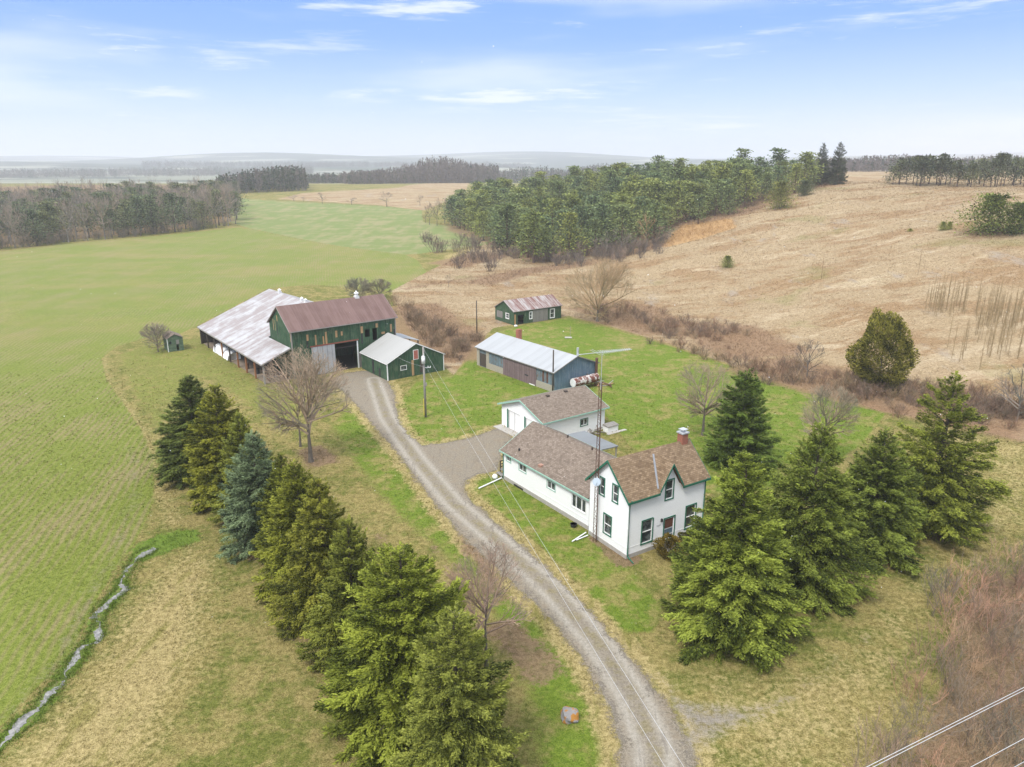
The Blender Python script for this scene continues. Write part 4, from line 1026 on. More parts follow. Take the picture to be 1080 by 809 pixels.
def conifer(Hh, R, seed, lev=.31, nb=11, prof=.8, e0=-14, e1=42, droop=.16, tip=.13, leaf=.155, lw=.056, tw=9, base=.035, lob=.16, round_=.35, nleaf=12, gap=0.0):
    rng = np.random.default_rng(seed)
    az0 = rng.uniform(0, 6.28, 6); Bz, Ba, BL, Be = [], [], [], []
    z = base * Hh; g = 0
    while z < Hh * .985:
        t_ = z / Hh
        rad = R * (1 - t_) ** prof * (1 - round_ * math.exp(-t_ / .10))
        n = max(4, int(nb * (.45 + .55 * rad / R) + rng.integers(0, 2)))
        for i in range(n):
            a = g + 6.283 * (i + rng.uniform(-.3, .3)) / n
            if rng.uniform() < gap: continue
            lb = 1 + lob * (math.sin(2 * a + az0[0] + 5 * t_) * .5 + math.sin(3 * a + az0[1] - 9 * t_) * .5 + .7 * math.sin(5 * a + az0[2] + 17 * t_)) + rng.normal(0, .10)
            Bz.append(z + rng.uniform(-.9, .9) * lev); Ba.append(a); BL.append(max(.12, rad * lb)); Be.append(math.radians(e0 + (e1 - e0) * t_ + rng.normal(0, 6)))
        g += 2.4; z += lev * (.75 + .5 * rng.uniform()) * (1.0 if t_ < .8 else .8)
    Bz, Ba, BL, Be = map(np.array, (Bz, Ba, BL, Be)); m = len(Bz)
    Btint = rng.uniform(0, 1, m)
    nt = np.maximum(3, (BL * tw).astype(int)) * 2
    bi = np.repeat(np.arange(m), nt); N = len(bi)
    q = rng.uniform(.03, 1, N) ** .62; side = rng.choice([-1, 1], N)
    Lb = BL[bi]; r = Lb * q
    def path(q_, b): return np.tan(Be[b]) * BL[b] * q_ * .9 - droop * BL[b] * q_ ** 2 + tip * BL[b] * q_ ** 3.5
    dirh = np.stack([np.cos(Ba[bi]), np.sin(Ba[bi]), 0 * q], 1)
    P = dirh * r[:, None]; P[:, 2] = Bz[bi] + path(q, bi) + rng.normal(0, .10, N)
    slope = (path(np.minimum(q + .05, 1.05), bi) - path(q, bi)) / (.05 * Lb)
    fwd = unit(np.stack([dirh[:, 0], dirh[:, 1], slope], 1)); lat = np.stack([-dirh[:, 1], dirh[:, 0], 0 * q], 1) * side[:, None]
    ang = np.radians(rng.uniform(25, 65, N)) * (1 - .5 * q)
    td = unit(fwd * np.cos(ang)[:, None] + lat * np.sin(ang)[:, None] + rng.normal(0, .12, (N, 3)) + np.array([0, 0, -.10]))
    tl = np.clip(Lb * .40 * (1.05 - q * .75), .14, .85) * rng.uniform(.7, 1.2, N)
    k = nleaf; ti = np.repeat(np.arange(N), k); f = np.tile((np.arange(k) + .5) / k, N) + rng.uniform(-.1, .1, N * k)
    LP = P[ti] + td[ti] * (tl[ti] * f)[:, None]; LP[:, 2] -= .10 * tl[ti] * f ** 2; LP += rng.normal(0, .035, LP.shape)
    s2 = rng.choice([-1, 1], len(ti)); tlat = unit(np.cross(td[ti], np.array([0, 0, 1.])))
    LD = unit(td[ti] + tlat * (s2 * rng.uniform(.15, .75, len(ti)))[:, None] + rng.normal(0, .18, LP.shape))
    sc = np.clip(.65 + .35 * Lb[ti] / (R * .5), .55, 1.15)
    V, F = leaf_quads(LP, LD, leaf * sc * rng.uniform(.7, 1.35, len(ti)), lw * sc * rng.uniform(.7, 1.3, len(ti)), rng, .5)
    tint = np.clip(.55 * Btint[bi][ti] + .45 * rng.uniform(0, 1, len(ti)), 0, 1)
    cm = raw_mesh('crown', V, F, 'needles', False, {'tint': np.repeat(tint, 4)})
    tv, tf = trunk_mesh(Hh * .97, .018 * Hh + .04, rng)
    # limbs belong to the trunk
    a_ = np.stack([0 * Bz, 0 * Bz, Bz], 1); e_ = np.stack([np.cos(Ba) * BL * .8, np.sin(Ba) * BL * .8, Bz + path(np.full(m, .8), np.arange(m))], 1)
    LV, LF = tubes(a_, e_, np.clip(BL * .014, .012, .05), np.full(m, .008))
    o = len(tv); V = np.concatenate([np.array(tv), LV]); F = [tuple(f_) for f_ in tf] + [tuple(f_) for f_ in (LF + o)]
    tm = raw_mesh('trunk', V, F, 'bark', True)
    return tm, cm

def pine(Hh, R, seed, base=.35, n=26, leafs=22, leaf=.55, lw=.34, flat=.5):
    rng = np.random.default_rng(seed)
    P, D, T, segs = [], [], [], []
    for i in range(n):
        t_ = base + (1 - base) * (i + rng.uniform(0, 1)) / n
        prof = (math.sin(min(1, (t_ - base) / (1 - base) * 1.1 + .22) * math.pi * .92)) ** .7
        L = R * prof * rng.uniform(.55, 1.15); a = i * 2.4 + rng.uniform(-.6, .6)
        z = Hh * t_; e = z + L * rng.uniform(-.05, .35)
        c = np.array([math.cos(a) * L * .75, math.sin(a) * L * .75, e]); segs.append(((0, 0, z - L * .15), c))
        cl = rng.normal(0, 1, (leafs, 3)) * np.array([L * .34 + .35, L * .34 + .35, min(.28 * L, .09 * Hh) + .22]); P.append(c + cl)
        d = unit(cl + np.array([math.cos(a), math.sin(a), .45]) * .6 + rng.normal(0, .5, cl.shape)); D.append(d); T.append(np.clip(rng.uniform(0, .6) + rng.uniform(0, .4, leafs), 0, 1))
    P = np.concatenate(P); D = np.concatenate(D); T = np.concatenate(T)
    P[:, 2] = np.where(P[:, 2] > Hh * .92, Hh * .92 + (P[:, 2] - Hh * .92) * .45, P[:, 2])
    V, F = leaf_quads(P, D, leaf * rng.uniform(.7, 1.4, len(P)), lw * rng.uniform(.7, 1.4, len(P)), rng, .8)
    cm = raw_mesh('crown', V, F, 'needles', False, {'tint': np.repeat(T, 4)})
    tv, tf = trunk_mesh(Hh * .95, .016 * Hh + .05, rng, 6, .05)
    a_ = np.array([s_[0] for s_ in segs], float); e_ = np.array([s_[1] for s_ in segs])
    LV, LF = tubes(a_, e_, np.full(n, .07), np.full(n, .025)); o = len(tv)
    tm = raw_mesh('trunk', np.concatenate([np.array(tv), LV]), [tuple(f_) for f_ in tf] + [tuple(f_) for f_ in (LF + o)], 'bark', True)
    return tm, cm

def bare(Hh, R, seed, trunk=.2, kids=(10, 6, 5, 4), r0=None, up=.55, stems=1, wob=.12, twig=.011, kk=3, rise=(.25, 1.0)):
    """leafless tree: (trunk mesh, branch mesh)"""
    rng = np.random.default_rng(seed); r0 = r0 or Hh * .02
    S0, S1, Ra, Rb, T = [], [], [], [], []
    C0 = np.array([0, 0, Hh * (trunk + .16)]); CE = np.array([0, 0, Hh * (.52 + .42 * trunk)]); ER = np.array([R, R, Hh * (.49 - .40 * trunk)])
    def grow(p, d, L, r, lev, tint):
        ns = 4 if lev < 2 else 3; pts = [p]; rr = [r]
        for i in range(ns):
            d = unit(d + rng.normal(0, wob, 3) + unit(p - C0) * .26 + np.array([0, 0, up * .04])); st = d * L / ns; e_ = (p + st - CE) / ER
            if e_ @ e_ > rng.uniform(.85, 1.1) and i > 0: break
            p = p + st; pts.append(p); rr.append(max(twig * .6, r * (1 - .72 * (i + 1) / ns)))
        full = ns; ns = len(pts) - 1
        for i in range(ns): S0.append(pts[i]); S1.append(pts[i + 1]); Ra.append(rr[i]); Rb.append(rr[i + 1]); T.append(tint)
        if lev >= len(kids): return
        n = max(1, int(kids[lev] * rng.uniform(.75, 1.25) * (.35 + .65 * ns / full)))
        for j in range(n):
            f = rng.uniform(.18, 1.0) ** .8; x = f * ns; i = min(int(x), ns - 1); q = pts[i] + (pts[i + 1] - pts[i]) * (x - i)
            dd_ = unit(pts[i + 1] - pts[i]); a = unit(np.cross(dd_, rng.normal(0, 1, 3))); an = math.radians(rng.uniform(28, 70))
            nd = unit(dd_ * math.cos(an) + a * math.sin(an) + np.array([0, 0, up * .15]))
            grow(q, nd, L * rng.uniform(.40, .70) * (1.15 - .5 * f), max(twig, rr[i] * .5), lev + 1, np.clip(tint + rng.uniform(-.25, .25), 0, 1))
    for s_ in range(stems):
        h0 = Hh * trunk
        b0 = np.array([0, 0, 0.]) if stems == 1 else np.array([*rng.normal(0, .04 * Hh, 2), 0])
        n = kids[0] if stems == 1 else max(3, kids[0] // 2)
        for j in range(n):
            a = 2.4 * j + rng.uniform(-.4, .4) + s_; f = rng.uniform(0, 1)
            zst = h0 * (rise[0] + (rise[1] - rise[0]) * 1) + (Hh * .28) * f * (1 if stems == 1 else .2)
            th_ = math.radians(6 + 52 * ((j + .5) / n) ** .55 * rng.uniform(.85, 1.1))
            d = unit(np.array([math.cos(a) * math.sin(th_), math.sin(a) * math.sin(th_), math.cos(th_)]))
            grow(b0 + np.array([0, 0, zst]), d, (Hh - zst) * rng.uniform(.72, .9), r0 * .5, 1, rng.uniform(.2, .8))
    S0, S1, Ra, Rb = map(np.array, (S0, S1, Ra, Rb))
    V, F = tubes(S0, S1, Ra, Rb, kk)
    zs_ = V[:, 2].max(); V[:, 2] = np.where(V[:, 2] > Hh * trunk, Hh * trunk + (V[:, 2] - Hh * trunk) * (Hh * (1 - trunk)) / max(zs_ - Hh * trunk, .1), V[:, 2])
    rr_ = np.percentile(np.hypot(V[:, 0], V[:, 1]), 97); kx = np.clip(1.0 * R / rr_, .7, 2.2); lo_ = np.clip((V[:, 2] - Hh * trunk * .6) / (Hh * .2), 0, 1); V[:, :2] *= (1 + (kx - 1) * lo_)[:, None]
    cm = raw_mesh('branches', V, F, 'twig', False, {'tint': np.repeat(np.array(T), 2 * kk)})
    tvs, tfs = trunk_mesh(Hh * (trunk + .3), r0, rng, 8, .012 * Hh * .1, z0=-.2)
    tm = raw_mesh('trunk', tvs, tfs, 'bark', True)
    return tm, cm

def shrub(Hh, R, seed, stems=16, kids=3, twig=.008, sub=2, lean=.6, kk=3):
    rng = np.random.default_rng(seed); S0, S1, Ra, Rb, T = [], [], [], [], []
    def grow(p, d, L, r, lev, tint):
        ns = 3; pts = [p]
        for i in range(ns): d = unit(d + rng.normal(0, .14, 3) + np.array([0, 0, .06])); p = p + d * L / ns; pts.append(p)
        for i in range(ns): S0.append(pts[i]); S1.append(pts[i + 1]); Ra.append(max(twig * .7, r * (1 - .25 * i))); Rb.append(max(twig * .6, r * (1 - .25 * (i + 1)))); T.append(tint)
        if lev >= sub: return
        for j in range(int(kids * rng.uniform(.7, 1.4)) + 1):
            f = rng.uniform(.25, .95); x = f * ns; i = min(int(x), ns - 1); q = pts[i] + (pts[i + 1] - pts[i]) * (x - i)
            a = rng.normal(0, 1, 3); a[2] = abs(a[2]) * .6; grow(q, unit(unit(pts[i + 1] - pts[i]) * 1.1 + unit(a) * .8), L * rng.uniform(.35, .6), max(twig, r * .55), lev + 1, np.clip(tint + rng.uniform(-.3, .3), 0, 1))
    for s_ in range(stems):
        a = rng.uniform(0, 6.28); o = rng.uniform(.1, 1) * lean; p = np.array([*rng.normal(0, R * .28, 2), -.05])
        grow(p, unit(np.array([math.cos(a) * o * R / Hh, math.sin(a) * o * R / Hh, .8])), Hh * rng.uniform(.7, 1.08), twig * 2.4, 0, rng.uniform(0, 1))
    V, F = tubes(*map(np.array, (S0, S1, Ra, Rb)), kk)
    return raw_mesh('branches', V, F, 'twig', False, {'tint': np.repeat(np.array(T), 2 * kk)})

def blob_bush(Hh, R, seed, n=5000, leaf=.13, lw=.09):
    """dense evergreen shrub or cedar: sprays over lobed shells"""
    rng = np.random.default_rng(seed)
    d = unit(rng.normal(0, 1, (n, 3))); ph = rng.uniform(0, 6.28, 6)
    lob = 1 + .13 * np.sin(4 * d[:, 0] + ph[0] + 5 * d[:, 2]) + .12 * np.sin(5 * d[:, 1] + ph[1] - 6 * d[:, 2]) + .09 * np.sin(9 * d[:, 0] + 8 * d[:, 1] + ph[2])
    rad = lob * rng.uniform(.62, 1.03, n) ** .5
    P = d * rad[:, None] * np.array([R, R, Hh / 2]); P[:, 2] += Hh * .48
    taper = np.clip(1.12 - .62 * np.clip(P[:, 2] / Hh - .35, 0, 1) ** 1.2, .3, 1.1); P[:, :2] *= taper[:, None]
    P[:, 2] = np.maximum(P[:, 2], .05)
    D = unit(d + np.array([0, 0, .7]) + rng.normal(0, .35, d.shape))
    V, F = leaf_quads(P, D, leaf * rng.uniform(.7, 1.4, n), lw * rng.uniform(.7, 1.3, n), rng, .9)
    tint = np.clip(.5 + .25 * np.sin(3.1 * P[:, 0] * 3 / R + ph[3]) * np.sin(7 * P[:, 2] / Hh * 2 + ph[4]) + rng.normal(0, .2, n), 0, 1)
    return raw_mesh('foliage', V, F, 'needles', False, {'tint': np.repeat(tint, 4)})

def plant(name, label, cat, p, parts, scale=(1, 1, 1), yaw=0, group=None, cols=None, lean=(0, 0)):
    """parts: list of (part name, mesh, colour)"""
    r = thing(name, label, cat, p, yaw, group); r.scale = [float(q) for q in scale]
    if lean != (0, 0): r.rotation_euler = (lean[0], lean[1], yaw)
    for nm, me, c in parts: link(nm, me, r, c)
    return r

BARK = (.13, .105, .085); GREYB = (.19, .165, .14)

# ------------------------------------------------------------------ the big evergreens round the yard
CON = [conifer(12, 3.6, 11, nb=13, prof=.74, lob=.20), conifer(12, 3.8, 12, nb=13, prof=.70, e0=-20, droop=.22, tip=.2, lob=.20, lev=.36),
       conifer(12, 3.4, 13, nb=13, prof=.74, e0=-4, e1=52, lob=.20, gap=.04), conifer(12, 3.9, 14, nb=14, prof=.66, e0=-12, droop=.2, tip=.22, lob=.15, lev=.37),
       conifer(12, 4.1, 15, nb=12, prof=.84, e0=-14, e1=34, droop=.08, tip=.12, lob=.30, lev=.38, gap=.04)]
RW = 'evergreens in the row along the drive'
def big(v, label, base, top, hw, col, name='spruce_tree', yaw=0, group=None, grow=1.0):
    p = at(*base); h = height_at(p, top[1]) * grow; R = hw / pxm(p + np.array([0, 0, h * .3]))
    H0, R0 = 12, (3.6, 3.8, 3.4, 3.9, 4.1)[v]
    s = R / R0 * (1.13 if group == RW else 1.05); col = (col[0] * 1.12, col[1] * 1.12, col[2] * (.80 if name != 'blue_spruce' else 1.1))
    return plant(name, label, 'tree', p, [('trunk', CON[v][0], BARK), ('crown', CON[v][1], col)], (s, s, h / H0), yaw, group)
DK, MID, YEL, BLU = (.092, .118, .040), (.110, .138, .034), (.165, .172, .034), (.118, .160, .092)
big(0, 'dark green spruce, farthest of the drive row, nearest the hut', (212, 499), (209, 397), 41, DK, yaw=.3, group=RW)
big(2, 'yellow green pointed evergreen pressed against the darkest spruce', (241, 527), (226, 408), 39, (.155, .165, .034), 'arborvitae_tree', 1.2, RW)
big(2, 'small light green evergreen beside the blue spruce, on its barn side', (264, 543), (256, 437), 32, (.160, .180, .050), 'arborvitae_tree', 2.6, RW)
big(1, 'blue grey spruce, the only bluish tree of the row', (279, 574), (271, 456), 40, BLU, 'blue_spruce', .9, RW)
big(0, 'olive green evergreen just in front of the blue spruce', (306, 585), (299, 479), 31, (.125, .142, .034), 'arborvitae_tree', 4.1, RW)
big(2, 'bushy yellow green evergreen third in front of the blue spruce', (322, 620), (322, 489), 46, (.150, .166, .036), 'arborvitae_tree', 5.0, RW)
big(0, 'slender gold tipped evergreen in the middle of the row', (347, 655), (339, 506), 47, (.165, .170, .040), 'arborvitae_tree', 3.3, RW)
big(2, 'dull green evergreen between the slender gold tipped one and the largest', (378, 695), (373, 550), 46, (.135, .152, .040), 'arborvitae_tree', 1.9, RW)
big(3, 'largest, broad bright green conifer of the drive row', (430, 764), (430, 577), 82, (.150, .178, .038), 'pine_tree', .5, RW)
big(1, 'nearest evergreen of the row, pointed, cut by the bottom edge of the picture', (484, 838), (481, 642), 68, (.145, .165, .050), 'spruce_tree', 2.2, RW)
RG = 'spruces standing in front of the farmhouse'
big(3, 'dense dark spruce on the lawn behind the farmhouse chimney', (778, 490), (784, 391), 40, (.095, .140, .040), yaw=1.1)
big(0, 'full rounded spruce nearest the drive hiding the farmhouse front', (768, 666), (767, 478), 70, (.145, .178, .042), yaw=2.0, group=RG)
big(1, 'tall spruce second from the farmhouse with open lower skirts', (845, 624), (843, 445), 60, (.130, .160, .042), yaw=.2, group=RG)
big(2, 'shorter spruce third from the farmhouse, between two taller ones', (914, 582), (917, 455), 50, (.130, .162, .044), yaw=3.7, group=RG)
big(4, 'wide limbed spruce with golden tip at the far end of the house row', (978, 556), (973, 391), 60, (.145, .168, .040), yaw=5.4, group=RG)

# cedar on the meadow edge, front bushes
cm_ = blob_bush(10, 3.0, 31, 26000, .27, .14); tvx, tfx = trunk_mesh(7, .2, np.random.default_rng(3)); CT = raw_mesh('trunk', tvx, tfx, 'bark', True)
p = at(925, 411); h = height_at(p, 330); s = 34 / pxm(p) / 3.0 * .76
plant('cedar_tree', 'dense olive gold cedar alone on the meadow edge behind the lawn', 'tree', p, [('trunk', CT, BARK), ('crown', cm_, (.165, .155, .030))], (s, s, h / 10), .4)
bb = blob_bush(2, 1.1, 32, 5200, .13, .08)
p = np.array([*H.world(H.pt('front', (door[0] + winF[2]) / 2 - .12, 0, 1.55))[:2], 0])
plant('round_shrub', 'round brown green clipped shrub beside the farmhouse front door', 'shrub', p, [('foliage', bb, (.135, .105, .022))], (1.0, 1.0, 1.0))
p = np.array([*H.world(H.pt('front', door[2] + .75, 0, 1.35))[:2], 0])
plant('round_shrub', 'dark shrub right of the front door, half hidden by the spruce', 'shrub', p, [('foliage', bb, (.075, .078, .022))], (.8, .8, .85), 2)

# ------------------------------------------------------------------ leafless yard trees
def baretree(name, label, base, top, hw, seed, col, trunk=.22, kids=(11, 7, 5, 4), wob=.11, up=.55, twig=.011, stems=1, bark=GREYB, r0=None, group=None):
    p = at(*base); h = height_at(p, top); R = hw / pxm(p)
    tm, cm = bare(h, R, seed, trunk, kids, r0, up, stems, wob, twig)
    return plant(name, label, 'tree', p, [('trunk', tm, bark), ('branches', cm, col)], group=group)
baretree('bare_tree', 'leafless spreading maple with reddish twigs in front of the barn door', (328, 487), 362, 46, 41, (.37, .285, .225), .22, (22, 10, 7, 5), .12, .4, .012, r0=.27)
baretree('bare_tree', 'small leafless tree with red brown twigs between the evergreens and the drive', (513, 706), 572, 42, 42, (.34, .24, .20), .28, (15, 10, 7, 5), .14, .4, .0075, r0=.13)
baretree('bare_tree', 'leafless tree on the lawn beside the dark spruce, left of it', (741, 459), 380, 33, 43, (.30, .235, .18), .25, (18, 10, 7, 4), .12, .4, .011)
baretree('bare_tree', 'thin leafless tree on the lawn between the house spruces', (866, 488), 403, 30, 44, (.31, .25, .19), .28, (15, 10, 7, 4), .14, .4, .011)
baretree('bare_tree', 'wide golden brown leafless tree beside the small green shed', (630, 339), 270, 40, 45, (.42, .30, .19), .06, (26, 9, 7, 5), .12, .4, .016, r0=.3)
baretree('bare_bush', 'leafless bush against the tiny green hut', (167, 371), 340, 15, 46, (.26, .21, .18), .08, (20, 10, 9), .14, .5, .02)
baretree('bare_bush', 'grey leafless bush behind the barn roof ridge', (378, 316), 291, 14, 47, (.22, .20, .155), .06, (22, 10, 8), .14, .5, .025)
baretree('bare_bush', 'second grey leafless bush behind the barn, nearer its right end', (400, 315), 293, 14, 48, (.24, .21, .155), .06, (22, 10, 8), .14, .5, .025)
baretree('bare_tree', 'small second leafless trunk close behind the barn maple', (317, 471), 410, 14, 49, (.25, .20, .16), .35, (6, 5, 4), .12, .7, .012)
baretree('bare_tree', 'dark leafless shrub tree in the meadow brush, left of the cedar', (851, 398), 357, 16, 50, (.175, .14, .125), .12, (9, 7, 5, 3), .16, .5, .014)
baretree('bare_tree', 'grey leafless shrub tree in the brush at the right picture edge', (1072, 444), 380, 26, 51, (.21, .18, .165), .10, (10, 7, 5, 3), .16, .45, .014)

# reddish thicket in the lower right corner
TH = [shrub(2.4, 1.8, 60 + i, 15, 4, .0085, 2, .95) for i in range(4)]
rt = np.random.default_rng(5)
tc = [(.42, .25, .18), (.34, .215, .17), (.43, .29, .20), (.30, .22, .18), (.25, .20, .165)]
nth = 0
th_pts = []
lo, hi = P_thicket.min(0), P_thicket.max(0)
for _ in range(4000):
    q = rt.uniform(lo, hi)
    if sdist(P_thicket, q[:1], q[1:])[0] < .2 and all(np.hypot(*(q - o)) > 2.0 for o in th_pts):
        th_pts.append(q)
for q in th_pts:
    s = rt.uniform(.75, 1.35)
    plant('thicket_shrub', 'reddish brown leafless shrub in the thicket at the lower right corner', 'shrub', (q[0], q[1], T1(*q)), [('branches', TH[rt.integers(4)], tc[rt.integers(5)])], (s, s, s * rt.uniform(.85, 1.3)), rt.uniform(0, 6.28), 'shrubs of the corner thicket')

# meadow brush: each bush on its own
BR = [shrub(2.0, 1.5, 80 + i, 20, 3, .012, 2, .9) for i in range(3)]
def scatter_px(n, boxes, seed):
    r = np.random.default_rng(seed); out = []
    for x0, y0, x1, y1, w, k in boxes:
        for _ in range(k):
            t_ = r.uniform(); out.append((x0 + (x1 - x0) * t_ + r.normal(0, w), y0 + (y1 - y0) * t_ + r.normal(0, w * .55) - w * .2))
    return out
for (x, y) in scatter_px(0, [(640, 326, 705, 350, 11, 32), (700, 350, 765, 358, 11, 34), (790, 392, 905, 412, 10, 38), (890, 412, 1078, 440, 14, 72), (700, 366, 800, 392, 8, 20), (1000, 425, 1078, 448, 10, 24)], 3):
    p = at(x, y); s = rt.uniform(.35, 1.0)
    plant('brush_bush', 'low reddish brown bush in the brush strip between lawn and dry meadow', 'shrub', p, [('branches', BR[rt.integers(3)], [(.25, .16, .115), (.21, .15, .12), (.31, .22, .145)][rt.integers(3)])], (s * 1.3, s * 1.3, s), rt.uniform(0, 6.28), 'bushes of the meadow brush strip')
for (x, y) in scatter_px(0, [(418, 322, 440, 345, 7, 12), (440, 340, 492, 376, 9, 26), (485, 372, 500, 358, 5, 8)], 4):
    p = at(x, y); s = rt.uniform(.5, 1.1)
    plant('brush_bush', 'brown tangled bush in the hollow between the barn and the workshop', 'shrub', p, [('branches', BR[rt.integers(3)], [(.215, .150, .105), (.19, .135, .105), (.25, .175, .12)][rt.integers(3)])], (s * 1.3, s * 1.3, s), rt.uniform(0, 6.28), 'bushes between barn and workshop')
for (x, y) in scatter_px(0, [(458, 262, 500, 282, 10, 11), (480, 264, 530, 262, 9, 10), (500, 280, 520, 285, 5, 3)], 6):
    p = at(x, y); s = rt.uniform(1.3, 2.4)
    plant('field_bush', 'dark brown bush in the clump where the green field meets the pine wood', 'shrub', p, [('branches', BR[rt.integers(3)], (.165, .125, .11))], (s, s, s * .95), rt.uniform(0, 6.28), 'bushes at the corner of the green field')

for (x, y) in scatter_px(0, [(530, 270, 600, 279, 5, 18), (600, 278, 690, 266, 5, 30), (690, 262, 704, 250, 4, 6)], 16):
    p = at(x, y); s = rt.uniform(1.0, 1.9)
    plant('wood_edge_bush', 'brown leafless bush along the front edge of the pine wood', 'shrub', p, [('branches', BR[rt.integers(3)], [(.20, .16, .14), (.25, .19, .155), (.17, .135, .125)][rt.integers(3)])], (s, s, s), rt.uniform(0, 6.28), 'bushes along the pine wood edge')
# poplar saplings on the meadow
SAP = []
for i in range(3):
    r = np.random.default_rng(90 + i); P0, P1, Ra, Rb = [], [], [], []
    for k_ in range(34):
        z = r.uniform(.2, 4.6); a = r.uniform(0, 6.28); L = .32 * (5.2 - z) / 5 + .12; P0.append((0, 0, z)); P1.append((math.cos(a) * L * .6, math.sin(a) * L * .6, z + L * 1.3)); Ra.append(.013); Rb.append(.008)
    P0.append((0, 0, -.1)); P1.append((.08, .05, 5.0)); Ra.append(.038); Rb.append(.013)
    V, F = tubes(*[np.array(q, float) for q in (P0, P1, Ra, Rb)], 3); SAP.append(raw_mesh('stem', V, F, 'twig', False, {'tint': np.full(len(V), .5)}))
rs = np.random.default_rng(8)
for x0, x1, y0, y1, k in ((975, 1012, 320, 334, 30), (1008, 1018, 322, 333, 10), (1026, 1080, 328, 352, 60), (1026, 1078, 352, 380, 26), (985, 1060, 366, 390, 8)):
    for _ in range(k):
        p = at(rs.uniform(x0, x1), rs.uniform(y0, y1)); s = rs.uniform(.75, 1.45)
        plant('poplar_sapling', 'bare upright sapling in the poplar clump on the dry meadow slope', 'tree', p, [('stem', SAP[rs.integers(3)], (.34, .25, .15))], (1.2, 1.2, s), rs.uniform(0, 6), 'poplar saplings on the meadow slope')
p = at(866, 294); plant('poplar_sapling', 'single bare sapling alone in the middle of the dry meadow', 'tree', p, [('stem', SAP[0], (.26, .17, .11))], (1, 1, height_at(p, 268) / 5))
p = at(968, 290); plant('poplar_sapling', 'thin bare sapling upslope of the poplar clump', 'tree', p, [('stem', SAP[1], (.27, .19, .12))], (1, 1, height_at(p, 264) / 5))

# ------------------------------------------------------------------ pine wood on the hill flank
PN = [pine(16, 4.4, 100 + i, base=(.16, .24, .10, .20, .14)[i], n=40, leafs=30, leaf=.78, lw=.44) for i in range(5)]
PB = [pine(9, 5.0, 120 + i, base=.05, n=52, leafs=95, leaf=.52, lw=.30) for i in range(2)]
rp = np.random.default_rng(21)
FW = np.concatenate([poly([(474, 236), (500, 250), (530, 262), (560, 275), (620, 270), (690, 259), (700, 246), (770, 228), (800, 216), (835, 208), (862, 196)]), np.array([[130, 318], [112, 350], [70, 385], [20, 425], [-22, 440]])])
pts = []
lo, hi = FW.min(0), FW.max(0)
cand = rp.uniform(lo, hi, (9000, 2)); cand = cand[sdist(FW, cand[:, 0], cand[:, 1]) < 0]
for q in cand:
    if all((q[0] - o[0]) ** 2 + (q[1] - o[1]) ** 2 > 7.3 ** 2 for o in pts): pts.append(q)
pts.sort(key=lambda q: q[1]); pts = pts[:292]
pc_ = [(.118, .155, .062), (.150, .178, .055), (.10, .14, .068), (.180, .205, .058), (.130, .165, .065)]
for q in pts:
    s = rp.uniform(.66, 1.14); d_ = -sdist(FW, q[:1], q[1:], 30)[0]
    if d_ < 5: s *= .85
    plant('pine_tree', 'one of the many pines in the wood on the hill flank', 'tree', (q[0], q[1], T1(*q)), [('trunk', PN[(k_ := int(rp.integers(5)))][0], (.16, .10, .075)), ('crown', PN[k_][1], pc_[rp.integers(5)])], (s * rp.uniform(1.05, 1.4), s * rp.uniform(1.05, 1.4), s), rp.uniform(0, 6.28), 'pines of the hill wood')
def lone_pine(label, base, top, hw, v, col, name='pine_tree', group=None, yaw=0):
    p = at(*base); h = height_at(p, top); R = hw / pxm(p)
    if v >= 10: plant(name, label, 'tree', p, [('trunk', PB[v - 10][0], (.15, .10, .075)), ('crown', PB[v - 10][1], col)], (R / 5.2, R / 5.2, h / 9.1), yaw, group)
    else: plant(name, label, 'tree', p, [('trunk', PN[v][0], (.15, .10, .075)), ('crown', PN[v][1], col)], (R / 3.9, R / 3.9, h / 16.2), yaw, group)
lone_pine('yellow green pine standing out at the front edge of the hill wood', (600, 274), 222, 14, 2, (.165, .185, .050))
lone_pine('bright green pine at the front of the hill wood, left of the yellow green one', (563, 277), 222, 17, 4, (.13, .16, .048), yaw=1)
lone_pine('rounded pine at the wood front between the brush clump and the bright green pine', (535, 268), 212, 16, 0, (.105, .135, .052), yaw=2)
lone_pine('light green pine standing out right of centre in the hill wood edge', (735, 230), 192, 14, 2, (.15, .175, .06), yaw=3)
lone_pine('small two toned pine on the meadow outside the hill wood', (822, 220), 192, 12, 10, (.155, .165, .045), yaw=.5)
lone_pine('low dark bushy pine on the meadow below the two tall spruces', (848, 206), 190, 9, 11, (.085, .105, .050), yaw=.5)
lone_pine('wide green pine on the dry meadow near the right picture edge', (1043, 246), 205, 24, 10, (.125, .155, .040), yaw=.8)
lone_pine('lower spreading pine half cut by the right picture edge', (1074, 246), 213, 20, 11, (.115, .145, .042), yaw=2.8)
for lab, b, tp, hw, col in (('tiny round young pine on the meadow above the brush', (767, 282), 270, 5, (.13, .15, .035)), ('tiny young pine at the meadow top, left of a pair', (960, 244), 241, 2.2, (.16, .17, .03)),
                            ('left one of two tiny young pines by the wide pine', (994, 243), 234, 3.4, (.15, .17, .04)), ('right one of two tiny young pines by the wide pine', (1001, 242), 234, 3, (.15, .17, .04))):
    p = at(*b); h = height_at(p, tp); R = hw / pxm(p); plant('young_pine', lab, 'tree', p, [('trunk', PB[0][0], (.15, .10, .075)), ('crown', PB[0][1], tuple(q * 1.25 for q in col))], (R / 4.2, R / 4.2, h / 9))
